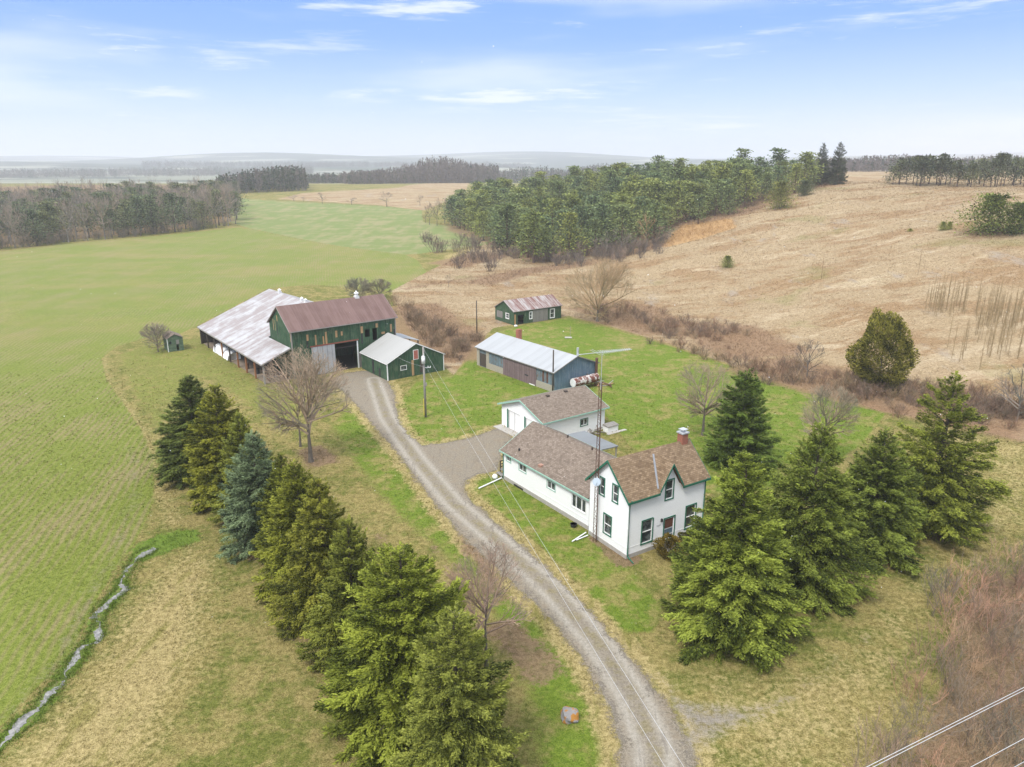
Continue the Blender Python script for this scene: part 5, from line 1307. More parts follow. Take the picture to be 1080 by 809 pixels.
# two tall spruces at the crest, pines along the crest
for lab, b, tp, hw, v, y_ in (('left one of the two tall dark spruces on the hill crest', (864, 196), 150, 13, 0, 1), ('right, taller one of the two dark spruces on the hill crest', (881, 195), 149, 13, 2, 3)):
    p = at(*b); h = height_at(p, tp); R = hw / pxm(p); plant('spruce_tree', lab, 'tree', p, [('trunk', CON[4][0], BARK), ('crown', CON[4][1], (.060, .080, .042))], (R / 4.3, R / 4.3, h / 12), y_)
rc = np.random.default_rng(33)
CRP = [pine(12, 3.8, 140 + i, base=(.40, .22, .32)[i], n=22, leafs=26, leaf=.8, lw=.42) for i in range(3)]
for i in range(34):
    x = 942 + 150 * (i + rc.uniform(-.8, .8)) / 34; y = 193.5 + rc.uniform(-1.5, 3.0) + (x - 940) * .012
    tp = 163 + rc.uniform(-2, 7) + (6 if 1005 < x < 1030 else 0) + (5 if x < 955 else 0) - (3 if x > 1040 else 0)
    p = at(x, y); h = height_at(p, tp); R = rc.uniform(6, 9) / pxm(p); v = rc.integers(3)
    plant('pine_tree', 'flat topped pine in the line along the hill crest at right', 'tree', p, [('trunk', CRP[v][0], (.12, .085, .07)), ('crown', CRP[v][1], [(.075, .088, .052), (.09, .105, .05), (.07, .085, .055)][rc.integers(3)])], (R / 3.4, R / 3.4, h / 12.2), rc.uniform(0, 6), 'pines along the hill crest')
p = at(936, 193); plant('crest_bush', 'small dark bush at the left end of the crest pine line', 'shrub', p, [('branches', BR[0], (.16, .15, .11))], (1.3, 1.3, 1.1))

# bare trees and brush along the wood edge
FB = [bare(11, 3.2, 160 + i, .2, (7, 6, 5), .16, .7, 1, .13, .035) for i in range(4)]
for (x, y, tp, hw, col, lab) in [(640, 273, 243, 9, (.24, .20, .175), None), (655, 270, 238, 11, (.26, .22, .19), None), (668, 268, 246, 10, (.21, .165, .15), None), (681, 262, 222, 11, (.36, .235, .13), 'golden brown leafless tree at the right end of the wood front'), (694, 260, 236, 8, (.26, .19, .14), None), (629, 274, 250, 8, (.20, .16, .15), None), (612, 276, 252, 8, (.21, .17, .15), None),
                                 (585, 277, 252, 7, (.20, .16, .14), None), (650, 272, 252, 9, (.2, .16, .145), None), (674, 266, 250, 8, (.2, .155, .14), None)]:
    p = at(x, y); h = height_at(p, tp); R = hw / pxm(p); v = rc.integers(4)
    plant('bare_tree', lab or 'leafless brown tree at the front edge of the hill pine wood', 'tree', p, [('trunk', FB[v][0], (.2, .17, .15)), ('branches', FB[v][1], col)], (R / 3.2, R / 3.2, h / 11), rc.uniform(0, 6), None if lab else 'leafless trees along the pine wood edge')
for (x, y, tp, hw) in [(453, 237, 212, 7), (461, 238, 208, 7), (469, 236, 206, 6), (476, 235, 210, 6), (449, 235, 222, 5), (482, 240, 216, 6)]:
    p = at(x, y); h = height_at(p, tp); R = hw / pxm(p); v = rc.integers(4)
    plant('bare_tree', 'dark leafless tree in the clump between the far field and the pine wood', 'tree', p, [('trunk', FB[v][0], (.15, .13, .125)), ('branches', FB[v][1], (.15, .125, .12))], (R / 3.2, R / 3.2, h / 11), rc.uniform(0, 6), 'leafless trees between field and pine wood')
for lab, x, y, tp, hw in (('round leafless tree alone on the pale far field', 408, 218, 201, 8), ('small leafless bush on the far field edge, left of the round tree', 371, 216, 208, 7), ('upright leafless bush on the far field edge', 340, 215, 202, 5), ('low dark bush at the left end of the far field edge', 310, 212, 205, 6), ('tiny bush beside the low dark one on the far field edge', 320, 213, 207, 3), ('leafless bush standing behind the clump at the far field', 443, 217, 205, 5),
                          ('thin leafless tree in front of the brush clump by the green field', 496, 276, 246, 6), ('slight leafless bush on the pale track bend', 473, 303, 288, 4)):
    p = at(x, y); h = height_at(p, tp); R = hw / pxm(p); v = rc.integers(4)
    plant('bare_tree', lab, 'tree', p, [('trunk', FB[v][0], (.15, .13, .125)), ('branches', FB[v][1], (.175, .15, .135))], (R / 3.2, R / 3.2, h / 11), rc.uniform(0, 6))

# ------------------------------------------------------------------ mixed wood beyond the left field
rl = np.random.default_rng(44)
LW = np.concatenate([poly([(-70, 272), (0, 264), (60, 257), (130, 250.5), (190, 245), (253, 237)]), np.array([[-118, 420], [-150, 460], [-235, 440], [-330, 400], [-330, 300]])])
lo, hi = LW.min(0), LW.max(0); cand = rl.uniform(lo, hi, (9000, 2)); cand = cand[sdist(LW, cand[:, 0], cand[:, 1], 1) < 0]
cand = cand[(cand[:, 0] / cand[:, 1] > -.80) & (cand[:, 0] / cand[:, 1] < -.372)]
pts = []
for q in cand:
    if all((q[0] - o[0]) ** 2 + (q[1] - o[1]) ** 2 > 5.3 ** 2 for o in pts): pts.append(q)
_fl = poly([(-70, 272), (0, 264), (60, 257), (130, 250.5), (190, 245), (253, 237)])
_fd = lambda q: min(np.hypot(*(q - (a_ + (b_ - a_) * np.clip(((q - a_) @ (b_ - a_)) / ((b_ - a_) @ (b_ - a_)), 0, 1)))) for a_, b_ in zip(_fl[:-1], _fl[1:]))
pts.sort(key=_fd)
LB = [bare(18, 3.4, 180 + i, .20, (9, 7, 6), .2, .9, 1, .10, .045) for i in range(5)]
nb_ = nc_ = 0
for q in pts[:420]:
    s = rl.uniform(.78, 1.08)
    if rl.uniform() < .62:
        if nb_ >= 250: continue
        nb_ += 1; v = rl.integers(5)
        plant('woodland_tree', 'leafless grey brown tree in the wood beyond the left field', 'tree', (q[0], q[1], T1(*q)), [('trunk', LB[v][0], [(.28, .26, .24), (.36, .335, .31), (.24, .215, .20)][rl.integers(3)]), ('branches', LB[v][1], [(.27, .22, .19), (.24, .21, .19), (.30, .235, .20)][rl.integers(3)])], (s * 1.2, s * 1.2, s), rl.uniform(0, 6), 'leafless trees of the left wood')
    else:
        if nc_ >= 140: continue
        nc_ += 1; v = rl.integers(5)
        plant('woodland_pine', 'dark evergreen in the wood beyond the left field', 'tree', (q[0], q[1], T1(*q)), [('trunk', PN[v][0], (.16, .13, .11)), ('crown', PN[v][1], [(.10, .125, .068), (.085, .11, .065), (.125, .14, .07)][rl.integers(3)])], (s, s, s * .98), rl.uniform(0, 6), 'evergreens of the left wood')

for k_ in range(46):
    t_ = rl.uniform(0, len(_fl) - 1.001); i_ = int(t_); q = _fl[i_] + (_fl[i_ + 1] - _fl[i_]) * (t_ - i_); q = q + np.array([rl.normal(0, 1.5) - 1.5, 2.5 + rl.normal(0, 2.)]); s = rl.uniform(1.2, 2.4)
    plant('wood_edge_bush', 'grey brown leafless bush along the front of the wood beyond the left field', 'shrub', (q[0], q[1], T1(*q)), [('branches', BR[rl.integers(3)], [(.24, .20, .175), (.20, .17, .155), (.28, .22, .18)][rl.integers(3)])], (s, s, s), rl.uniform(0, 6.28), 'bushes along the left wood')

# ------------------------------------------------------------------ far woods, each one mass
def far_wood(name, P, n, hh, seed, mixc, blk=2.6, taper=0):
    r = np.random.default_rng(seed); lo, hi = P.min(0), P.max(0); c = r.uniform(lo, hi, (n * 6, 2)); c = c[sdist(P, c[:, 0], c[:, 1], 1) < 0][:n]
    m = len(c); k = 26; z0 = terrain(c[:, 0], c[:, 1]); hs = hh * r.uniform(.7, 1.1, m) * (1 - taper + taper * np.clip((c[:, 0] - lo[0]) / (hi[0] - lo[0]) * 1.7, 0, 1)) * (1 + .15 * np.sin(c[:, 0] / 17.)); con = r.uniform(0, 1, m) < mixc
    i = np.repeat(np.arange(m), k); f = r.uniform(.12, 1, m * k); rad = np.where(con[i], (1 - f) * .8 + .12, np.sin(np.clip(f * .95 + .12, 0, 1) * np.pi) * .75 + .2) * blk * r.uniform(.5, 1.1, m * k)
    a = r.uniform(0, 6.28, m * k)
    Pq = np.stack([c[i, 0] + np.cos(a) * rad, c[i, 1] + np.sin(a) * rad, z0[i] + f * hs[i]], 1)
    D = unit(np.stack([np.cos(a) * .5, np.sin(a) * .5, np.where(con[i], .15, 1.2) + 0 * a], 1) + r.normal(0, .35, Pq.shape))
    V, F = leaf_quads(Pq, D, np.where(con[i], 1.8, 2.6) * r.uniform(.6, 1.3, m * k), np.where(con[i], 1.3, .75) * r.uniform(.6, 1.3, m * k), r, 1.0)
    tv_, tf_ = tubes(np.stack([c[:, 0], c[:, 1], z0 - .5], 1), np.stack([c[:, 0], c[:, 1], z0 + hs * .85], 1), np.full(m, .2), np.full(m, .08))
    tint = np.concatenate([np.repeat(np.where(con[i], .0, .55) + r.uniform(0, .35, m * k), 4), np.full(len(tv_), .8)])
    me = raw_mesh(name, np.concatenate([V, tv_]), np.concatenate([F, tf_ + len(V)]), 'far_foliage', False, {'tint': tint})
    return tag(link(name, me), kind='stuff')
t = NT('far_foliage'); a = t.attr('tint')
t.principled(t.mix(t.step(a, .35, .55), t.mix(t.math('MULTIPLY', a, 2.5), (.038, .055, .035), (.075, .095, .055)), t.mix(t.math('MULTIPLY', t.math('SUBTRACT', a, .5), 2), (.105, .088, .08), (.19, .16, .145))), .9, 0, None, .1); MAT['far_foliage'] = t.m
def W_(x0, d0, x1, d1, depth):
    """strip of woodland between two bearings (photo columns) at given distances"""
    f = lambda x, d: np.array([(x - 540) / 794. * d, d])
    return np.array([f(x0, d0), f((x0 + x1) / 2, (d0 + d1) / 2), f(x1, d1), f(x1, d1 + depth), f((x0 + x1) / 2, (d0 + d1) / 2 + depth * 1.1), f(x0, d0 + depth)])
far_wood('far_wood', W_(226, 540, 322, 590, 90), 700, 15, 1, .6, 2.6, .45)
far_wood('far_wood', W_(362, 720, 526, 830, 120), 1500, 23, 2, .15, 2.6, .65)
far_wood('far_wood', W_(318, 760, 430, 830, 60), 400, 9, 3, .5)
far_wood('far_wood', W_(860, 640, 1110, 660, 90), 900, 12, 5, .2)
far_wood('far_wood', W_(500, 950, 720, 1100, 160), 1300, 20, 6, .35)
far_wood('far_wood', W_(-40, 1500, 330, 1750, 200), 1500, 16, 7, .4, 5)
far_wood('far_wood', W_(150, 2200, 560, 2500, 400), 2200, 18, 8, .35, 9)

# ------------------------------------------------------------------ standing dead grass, turf and brush stems
def blades(name, P, hgt, wid, seed, mat, attrs, lean=.35, kpt=3):
    r = np.random.default_rng(seed); n = len(P); i = np.repeat(np.arange(n), kpt); m = n * kpt
    b = P[i] + np.concatenate([r.normal(0, wid[i, None] * 1.3, (m, 2)), np.zeros((m, 1))], 1); b[:, 2] -= .02
    a = r.uniform(0, 6.28, m); s = np.stack([np.cos(a), np.sin(a), 0 * a], 1) * (wid[i] * r.uniform(.5, 1.1, m))[:, None]
    tp = b + np.stack([r.normal(0, lean, m) * hgt[i], r.normal(0, lean, m) * hgt[i], hgt[i] * r.uniform(.6, 1.2, m)], 1)
    V = np.stack([b - s * .5, b + s * .5, tp], 1).reshape(-1, 3)
    at_ = {k: np.repeat(v[i], 3) for k, v in attrs.items()}
    return tag(link(name, raw_mesh(name, V, np.arange(3 * m).reshape(m, 3), mat, False, at_)), kind='stuff')
rg = np.random.default_rng(77)
def sample_view(n, y0, y1, pw=1.0):
    """points on the ground in front of the farm, thinning out with distance"""
    y = y0 * (y1 / y0) ** rg.uniform(0, 1, n) ** pw; x = rg.uniform(-.80, .80, n) * y
    return x, y
x, y = sample_view(130000, 26, 150)
m = masks(x, y); keep = (m['gravel'] < .35) & (m['hill'] < .5) & (rg.uniform(0, 1, len(x)) < .95 * (1 - ss(55, 130, y)))
keep &= (sdist(np.array([B.world(q)[:2] for q in ((-4.6, 0, 0), (18, 0, 0), (18, 33, 0), (-4.6, 33, 0))]), x, y, 1) > 0)
for bb_ in (H, Wg, G, S, GS, K, HU): keep &= sdist(np.array([bb_.world(q)[:2] for q in ((0, 0, 0), (bb_.L, 0, 0), (bb_.L, bb_.W, 0), (0, bb_.W, 0))]), x, y, 1) > .02
x, y = x[keep], y[keep]; m = {k: v[keep] for k, v in m.items()}
sz = np.clip(y / 45., .6, 3.0)
blades('short_grass', np.stack([x, y, terrain(x, y)], 1), .075 * sz * rg.uniform(.6, 1.5, len(x)) * (1 + .9 * m['hay'] + .9 * m['wet']), .06 * sz, 1, 'ground_cover', m, .9)
bt = rg.uniform(0, L_[-1], 9000); bo = rg.normal(0, .55, 9000); bx_ = np.interp(bt, L_, SP_[:, 0]); by_ = np.interp(bt, L_, SP_[:, 1])
ang_ = np.arctan2(np.gradient(SP_[:, 1]), np.gradient(SP_[:, 0])); an_ = np.interp(bt, L_, ang_); wd_ = np.interp(bt, tt, w_)
bo = np.where(np.abs(bo) < wd_ + .08, np.sign(bo) * (wd_ + .1 + np.abs(bo) * .6), bo); x = bx_ - np.sin(an_) * bo; y = by_ + np.cos(an_) * bo
kq = rg.uniform(0, 1, 9000) < .4; x, y = x[kq], y[kq]
blades('bank_grass', np.stack([x, y, terrain(x, y)], 1), .16 * rg.uniform(.4, 1.6, len(x)), np.full(len(x), .05), 5, 'ground_cover', {**masks(x, y), 'mud': np.zeros(len(x)), 'wet': np.full(len(x), 1.)}, .6)
x, y = sample_view(170000, 85, 330, .8)
m = masks(x, y); keep = (m['hill'] > .5); x, y = x[keep], y[keep]; m = {k: v[keep] for k, v in m.items()}
sz = np.clip(y / 130., .7, 2.2)
blades('meadow_grass', np.stack([x, y, terrain(x, y)], 1), .17 * sz * rg.uniform(.4, 1.5, len(x)) * (1 + 2.5 * m['orange'] + 1.5 * m['brush']), .065 * sz, 2, 'ground_cover', m, .95)

# ------------------------------------------------------------------ small things about the yard
p = at(449, 440); ph = height_at(p, 366)
UP = thing('utility_pole', 'grey wooden power pole with white transformer by the green shed', 'power pole', p)
mb = MB(); mb.cyl((0, 0, -.3), (0, 0, ph), .17, .12, 10); mb.build('pole', 'post_grey', UP, True)
mb = MB(); mb.cyl((.0, -.34, ph - 2.1), (.0, -.34, ph - 1.2), .24, .24, 12); mb.cyl((0, -.34, ph - 1.2), (0, -.34, ph - 1.1), .26, .18, 12); mb.build('transformer', 'white_paint_metal', UP, True)
mb = MB(); mb.cyl((.06, -.34, ph - 1.1), (.06, -.34, ph - .75), .05, .04, 6); mb.build('insulator', 'glass_insul', UP)
mb = MB(); mb.beam((.1, 0, ph - 2.75), (.9, -.1, ph - 2.7), .07); mb.cyl((.55, -.06, ph - 2.7), (.55, -.06, ph - 2.5), .06, .05, 8); mb.cyl((.85, -.1, ph - 2.7), (.85, -.1, ph - 2.5), .06, .05, 8); mb.build('bracket', 'white_paint_metal', UP)
mb = MB(); mb.box((.1, -.14, ph - 5.2), (.3, .1, ph - 4.8)); mb.build('meter_box', 'post_grey', UP)
mb = MB(); mb.cyl((-.17, -.1, .3), (-.17, -.1, 2.6), .05, .05, 6); mb.build('guard', 'yellow_plastic', UP)
top = p + np.array([0, -.1, ph - .1]); low = p + np.array([.3, -.05, ph - 2.65])
def wire(label, a, b, sag, r, grp=None, ext=0.0, n=26):
    a = np.array(a); b = np.array(b); b = b + (b - a) * ext; pts = []
    for i in range(n):
        t_ = i / (n - 1); q = a + (b - a) * t_; q[2] -= sag * 4 * t_ * (1 - t_); pts.append(q - a)
    mb = MB(); mb.path(pts, r, 5); o = mb.build('overhead_wire', 'wire_white', None, True, False); o.location = a; tag(o, label, 'wire', grp); return o
wire('upper overhead wire from the pole top down across the drive', top, at(726, 813, 9.0), .35, .0075, None, .12)
wire('lower overhead wire from the transformer down across the drive', low, at(706, 813, 8.2), .35, .0075, None, .12)
gsw = GS.world(GS.pt('left', *GS.px('left', 420, 377), .05)); wire('short thin wire between the power pole and the green shed', p + np.array([-.1, 0, ph - 2.6]), gsw, .15, .010)
for i, (x0, y0, x1, y1, z, r) in enumerate(((1080, 725.0, 914, 809, 10.5, .0125), (1080, 728.0, 921, 809, 10.35, .0125), (1080, 779.0, 1024, 809, 9.2, .012), (1080, 803.5, 1070, 809, 8.6, .012))):
    a, b = at(x0, y0, z), at(x1, y1, z); d = b - a
    wire(('upper strand of the paired white road wires in the bottom right corner', 'lower strand of the paired white road wires in the bottom right corner', 'single white road wire below the pair', 'lowest white wire at the bottom right corner')[i], a - d * (1.2 if i < 2 else 5 if i == 2 else 20), b + d * (.6 if i < 2 else 3 if i == 2 else 16), .0, r, None, 0, 3)

# antenna tower against the farmhouse gable
tb = H.world(H.pt('left', H.px('left', 631, 566)[0], 0, .35)); tb[2] = 0
th_ = height_at(tb, 371.5)
AT = thing('antenna_tower', 'tall slim rusty lattice tower with television antenna against the white gable', 'antenna', tb, .5)
mb = MB(); tri = [(0.19 * math.cos(a), .19 * math.sin(a)) for a in (.3, 2.39, 4.49)]
zt = th_ - 2.6
for x_, y_ in tri: mb.cyl((x_, y_, -.1), (x_ * .75, y_ * .75, zt), .03, .027, 5)
k_ = 0
for z in np.arange(.3, zt - .5, .48):
    for i in range(3):
        a, b = tri[i], tri[(i + 1) % 3]; f0 = 1 - .25 * z / zt; f1 = 1 - .25 * (z + .48) / zt
        if k_ % 2: a, b = b, a
        mb.cyl((a[0] * f0, a[1] * f0, z), (b[0] * f1, b[1] * f1, z + .48), .014, .014, 3)
        if k_ % 4 == 0: mb.cyl((a[0] * f0, a[1] * f0, z), (b[0] * f0, b[1] * f0, z), .014, .014, 3)
    k_ += 1
mb.build('lattice_mast', 'rust_metal', AT)
mb = MB(); mb.cyl((0, 0, zt - .6), (0, 0, th_ + .1), .03, .025, 6); mb.build('mast_pipe', 'galv_metal', AT)
bdv = np.array([4.7, 1.9]); bdv /= np.linalg.norm(bdv); c5, s5 = math.cos(-.5), math.sin(-.5); bx, by = bdv[0] * c5 - bdv[1] * s5, bdv[0] * s5 + bdv[1] * c5
mb = MB(); mb.cyl((-2.2 * bx, -2.2 * by, th_), (2.7 * bx, 2.7 * by, th_), .03, .025, 6); an = mb.build('antenna_boom', 'galv_metal', AT)
mb = MB()
for q in np.linspace(-.1, 2.65, 15): l_ = .55 - .1 * q; mb.cyl((q * bx + by * l_, q * by - bx * l_, th_ + .02), (q * bx - by * l_, q * by + bx * l_, th_ + .02), .02, .02, 4)
for q, l_ in ((-.35, 1.1), (-.6, .9), (-2.1, .3)): mb.cyl((q * bx + by * l_, q * by - bx * l_, th_ + .02), (q * bx - by * l_, q * by + bx * l_, th_ + .02), .012, .012, 4)
mb.build('antenna_elements', 'galv_metal', an, weld=False)
dz_ = height_at(tb, 507.5); mb = MB(); V = []; 
cs, sn = math.cos(-.5), math.sin(-.5)
wx, wy = -.3, -.95; dxx, dyy = wx * cs - wy * sn, wx * sn + wy * cs
mb.cyl((dxx * .12, dyy * .12, dz_), (dxx * .30, dyy * .30, dz_ + .06), .12, .36, 16); mb.cyl((dxx * .3, dyy * .3, dz_ + .06), (dxx * .65, dyy * .65, dz_ - .05), .02, .03, 5); mb.build('satellite_dish', simple('dish_grey', (.42, .50, .57), .5), AT)

def pole(label, base, topy, r, mat, name='wooden_post'):
    p = at(*base); h = height_at(p, topy); mb = MB(); mb.cyl((0, 0, -.3), (0, 0, h), r, r * .75, 8); o = mb.build(name, mat, None, True); o.location = p; tag(o, label, 'post'); return o
pole('dark slanting bare pole standing against the front of the blue workshop', (583, 414), 369, .13, 'dark_wood')
pole('dark green weathered post in the brush behind the workshop', (503, 352), 317, .13, 'dark_wood')
# rusty tank
s0, z0_ = S.px('right', 604, 404, 1.1); s1, _ = S.px('right', 629, 398, 1.1)
TK = thing('oil_tank', 'rust patched white oil tank lying on legs beside the blue gable', 'tank', S.world(S.pt('right', (s0 + s1) / 2, 0, 1.15)), S.yaw)
hl_ = abs(s1 - s0) / 2; mb = MB(); mb.cyl((0, -hl_, 1.25), (0, hl_, 1.25), .66, .66, 20); mb.build('drum', 'rusty_tank', TK)
mb = MB(); mb.cyl((0, -hl_ - .04, 1.25), (0, -hl_ - .002, 1.25), .6, .64, 20); mb.build('end_cap', 'white_paint_metal', TK)
for yy in (-hl_ * .7, hl_ * .7):
    for xx in (-.35, .35): mb = MB(); mb.beam((xx * 1.2, yy, -.1), (xx, yy, .75), .08); mb.build('leg', 'rust_metal', TK)
mb = MB(); mb.cyl((0, .4, 1.85), (0, .4, 2.2), .05, .05, 6); mb.build('filler_pipe', 'rust_metal', TK)
# junk by the blue gable
rj = np.random.default_rng(9)
def heap(name, label, cat, p, R, n, mats, hh=.5):
    r = thing(name, label, cat, p)
    for k in range(n):
        a, q = rj.uniform(0, 6.28), R * math.sqrt(rj.uniform(0, 1)); L = rj.uniform(.3, .9) * R; b = rj.uniform(0, 3.14); z = rj.uniform(.02, hh) * (1 - q / R * .6)
        mb = MB(); mb.beam((q * math.cos(a) - L * math.cos(b), q * math.sin(a) - L * math.sin(b), z), (q * math.cos(a) + L * math.cos(b), q * math.sin(a) + L * math.sin(b), z + rj.uniform(-.1, .25)), rj.uniform(.06, .2), rj.uniform(.05, .12))
        mb.build('board', mats[k % len(mats)], r)
    return r
heap('scrap_pile', 'low brown scrap pile beyond the rusty tank', 'scrap pile', at(636, 406), 1.3, 12, ['rust_metal', 'bare_wood', 'junk'], .45)
heap('board_pile', 'grey pile of loose boards against the garage side wall', 'board pile', at(626.5, 456), .95, 14, ['grey_boards', 'junk', 'post_grey'], 1.1)
WB = thing('well_box', 'small white box with grey lid on a slab beyond the garage', 'well box', at(644, 454.5), .6)
mb = MB(); mb.box((-.85, -.45, 0), (.85, .45, .75)); mb.build('box_body', 'white_trim', WB)
mb = MB(); mb.hexa([(-.92, -.52, .752), (.92, -.52, .752), (.92, .52, .752), (-.92, .52, .752), (-.9, -.5, .85), (.9, -.5, .85), (.9, .5, .98), (-.9, .5, .98)]); mb.build('lid', 'grey_boards', WB)
mb = MB(); mb.box((-1.2, -.9, -.1), (1.9, .5, -.002)); mb.box((-1.2, -.95, -.05), (1.9, -.5, .05)); mb.build('slab', 'concrete', WB)
# boulder
bm_ = bmesh.new(); bmesh.ops.create_icosphere(bm_, subdivisions=3, radius=.62)
for v in bm_.verts:
    c_ = v.co; n_ = .14 * math.sin(4 * c_.x + 1) * math.sin(5 * c_.y + 2) + .08 * math.sin(9 * c_.z + 7 * c_.x); v.co = c_ * (1 + n_); v.co.z = max(v.co.z * .72, -.3); v.co.x = max(min(v.co.x, .52), -.55)
me = bpy.data.meshes.new('boulder'); bm_.to_mesh(me); bm_.free(); me.materials.append(MAT['boulder_skin'])
o = link('boulder', me); o.location = at(601, 757) + np.array([0, 0, .18]); tag(o, 'grey boulder with orange lichen alone on the grass by the drive', 'boulder')
# downspout extensions and odd items
def rod(name, label, cat, px0, px1, z, r, mat):
    a, b = at(*px0, z), at(*px1, z + .02); mb = MB(); mb.path([a - a, b - a], r, 6); o = mb.build(name, mat); o.location = a; tag(o, label, cat); return o
rod('drain_pipe', 'long white drain pipe lying on the grass at the far corner of the wing', 'pipe', (505, 515), (529, 504), .12, .07, 'white_plastic')
rod('drain_pipe', 'short white drain pipe on the grass where wing meets farmhouse, upper of two', 'pipe', (603.5, 571), (618, 561.5), .14, .06, 'white_plastic')
rod('drain_pipe', 'short white drain pipe beside another near the gable, lower of two', 'pipe', (608, 569.5), (620, 564.5), .10, .055, 'white_plastic')
mb = MB(); mb.sphere((0, 0, .3), .3, 12, 8); mb.cyl((0, 0, 0), (0, 0, .12), .12, .12, 8); o = mb.build('white_ball', 'white_plastic', None, True); o.location = at(522, 505.5); tag(o, 'white ball on the grass by the landing of the wing', 'ball')
mb = MB(); mb.cyl((0, 0, 0), (0, 0, .3), .26, .34, 12); mb.cyl((0, 0, .3), (0, 0, .26), .3, .26, 12); o = mb.build('plant_pot', 'black_stuff'); o.location = at(605, 555.5); tag(o, 'dark empty pot on the grass below the wing windows', 'pot')
LS = thing('lawn_marker', 'thin stake on a flat pale stone in the lawn before the small shed', 'stake', at(599.5, 356.5))
mb = MB(); mb.box((-.7, -.4, 0), (.7, .4, .18)); mb.build('flat_stone', 'concrete', LS, bevel=.06)
mb = MB(); mb.cyl((.35, 0, .18), (.35, 0, 2.3), .03, .03, 6); mb.build('stake', 'post_grey', LS)
mb = MB(); mb.sphere((0, 0, .25), .3, 8, 6, (1.3, 1, .8)); o = mb.build('white_stone', 'white_trim', None, True); o.location = at(544, 345); tag(o, 'white painted stone by the corner of the small shed', 'stone')
# white covered load and old implement under the drive shed roof
rw = np.random.default_rng(12); V = []; F = []
nu, nv = 7, 13
for j in range(nv):
    for i in range(nu):
        a = math.pi * i / (nu - 1); V.append((-math.cos(a) * 1.1 + rw.normal(0, .05), j * .7 + rw.normal(0, .06), max(-.05, math.sin(a) ** .6 * 1.25 * (1 + .2 * math.sin(j * 1.3)) + rw.normal(0, .06))))
for j in range(nv - 1):
    for i in range(nu - 1): F.append((j * nu + i, j * nu + i + 1, (j + 1) * nu + i + 1, (j + 1) * nu + i))
F += [tuple(range(nu)), tuple(reversed(range((nv - 1) * nu, nv * nu)))]
o = link('covered_load', raw_mesh('covered_load', V, F, 'white_plastic', True)); o.location = B.world((UE + 1.35, 17.5, 0)); o.rotation_euler = (0, 0, B.yaw); tag(o, 'long load under white plastic sheet behind the posts of the drive shed', 'covered load')
IM = thing('farm_implement', 'old grey farm implement of bars and wheels under the front of the drive shed roof', 'farm machine', B.world((UE + 2.3, 1.3, 0)), B.yaw)
for k in range(2):
    mb = MB(); n_ = 16; R = .62; xw = -.9 + 1.9 * k
    for i in range(n_):
        a, b = 2 * math.pi * i / n_, 2 * math.pi * (i + 1) / n_; mb.beam((xw, R * math.cos(a), R + R * math.sin(a)), (xw, R * math.cos(b), R + R * math.sin(b)), .07)
        if i % 2 == 0: mb.beam((xw, 0, R), (xw, R * math.cos(a), R + R * math.sin(a)), .03)
    mb.build('wheel', 'rust_metal', IM, weld=False)
mb = MB(); mb.beam((-1.0, 0, .62), (1.1, 0, .62), .12); mb.beam((0, 0, .62), (.1, -1.6, .5), .1); mb.beam((-.8, .2, 1.1), (1.0, .2, 1.0), .08); mb.beam((-.8, .2, 1.1), (-.8, 0, .62), .07); mb.beam((1.0, .2, 1.0), (.9, 0, .62), .07); mb.build('frame', 'junk', IM)
for i in range(7): mb = MB(); x_ = -.8 + .28 * i; mb.path([(x_, .2, 1.05), (x_, .65, .95), (x_, .9, .5), (x_, .75, .1)], .025, 4); mb.build('tine', 'rust_metal', IM)
for lab, (u_, v_), s_ in (('rusty oil drum under the drive shed roof, near its middle post', (UE + 1.2, 10.5), .3), ('dark barrel under the drive shed roof, near its front posts', (UE + 1.5, 6.5), .33)):
    mb = MB(); mb.cyl((0, 0, 0), (0, 0, .9), s_, s_, 14); mb.cyl((0, 0, .28), (0, 0, .32), s_ + .015, s_ + .015, 14); mb.cyl((0, 0, .58), (0, 0, .62), s_ + .015, s_ + .015, 14); o = mb.build('oil_drum', 'rust_metal' if s_ == .3 else 'black_stuff', None, False, False); o.location = B.world((u_, v_, .03)); tag(o, lab, 'drum')

# ------------------------------------------------------------------ drifting snow
rf = np.random.default_rng(99); n = 900
yy = 12 + 75 * rf.uniform(0, 1, n) ** .8; C_ = np.stack([rf.uniform(-.75, .75, n) * yy, yy, np.zeros(n)], 1)
el = rf.uniform(-.75, .18, n); C_[:, 2] = CAMH + el * yy
ok = C_[:, 2] > 1.0; C_ = C_[ok]; n = len(C_)
octv = np.array([[1, 0, 0], [0, 1, 0], [-1, 0, 0], [0, -1, 0], [0, 0, 1], [0, 0, -1]], float); octf = np.array([[0, 1, 4], [1, 2, 4], [2, 3, 4], [3, 0, 4], [1, 0, 5], [2, 1, 5], [3, 2, 5], [0, 3, 5]])
sc_ = (.006 + .008 * rf.uniform(0, 1, n))[:, None, None] * (1 + .5 * rf.uniform(-1, 1, (n, 6, 1)))
V = C_[:, None, :] + octv[None] * sc_; F = (np.arange(n) * 6)[:, None, None] + octf[None]
tag(link('snowflakes', raw_mesh('snowflakes', V.reshape(-1, 3), F.reshape(-1, 3), 'snow')), kind='stuff')

# ------------------------------------------------------------------ air
t = NT('haze_air')
vol = t.n('ShaderNodeVolumePrincipled'); vol.inputs['Color'].default_value = (.93, .95, 1.0, 1); vol.inputs['Density'].default_value = .00028; vol.inputs['Anisotropy'].default_value = .15
t.t.links.new(vol.outputs[0], t.out.inputs['Volume'])
mb = MB(); mb.box((-9800, -900, -40), (9800, 10500, 170)); hz = mb.build('haze', t.m); tag(hz, kind='stuff')

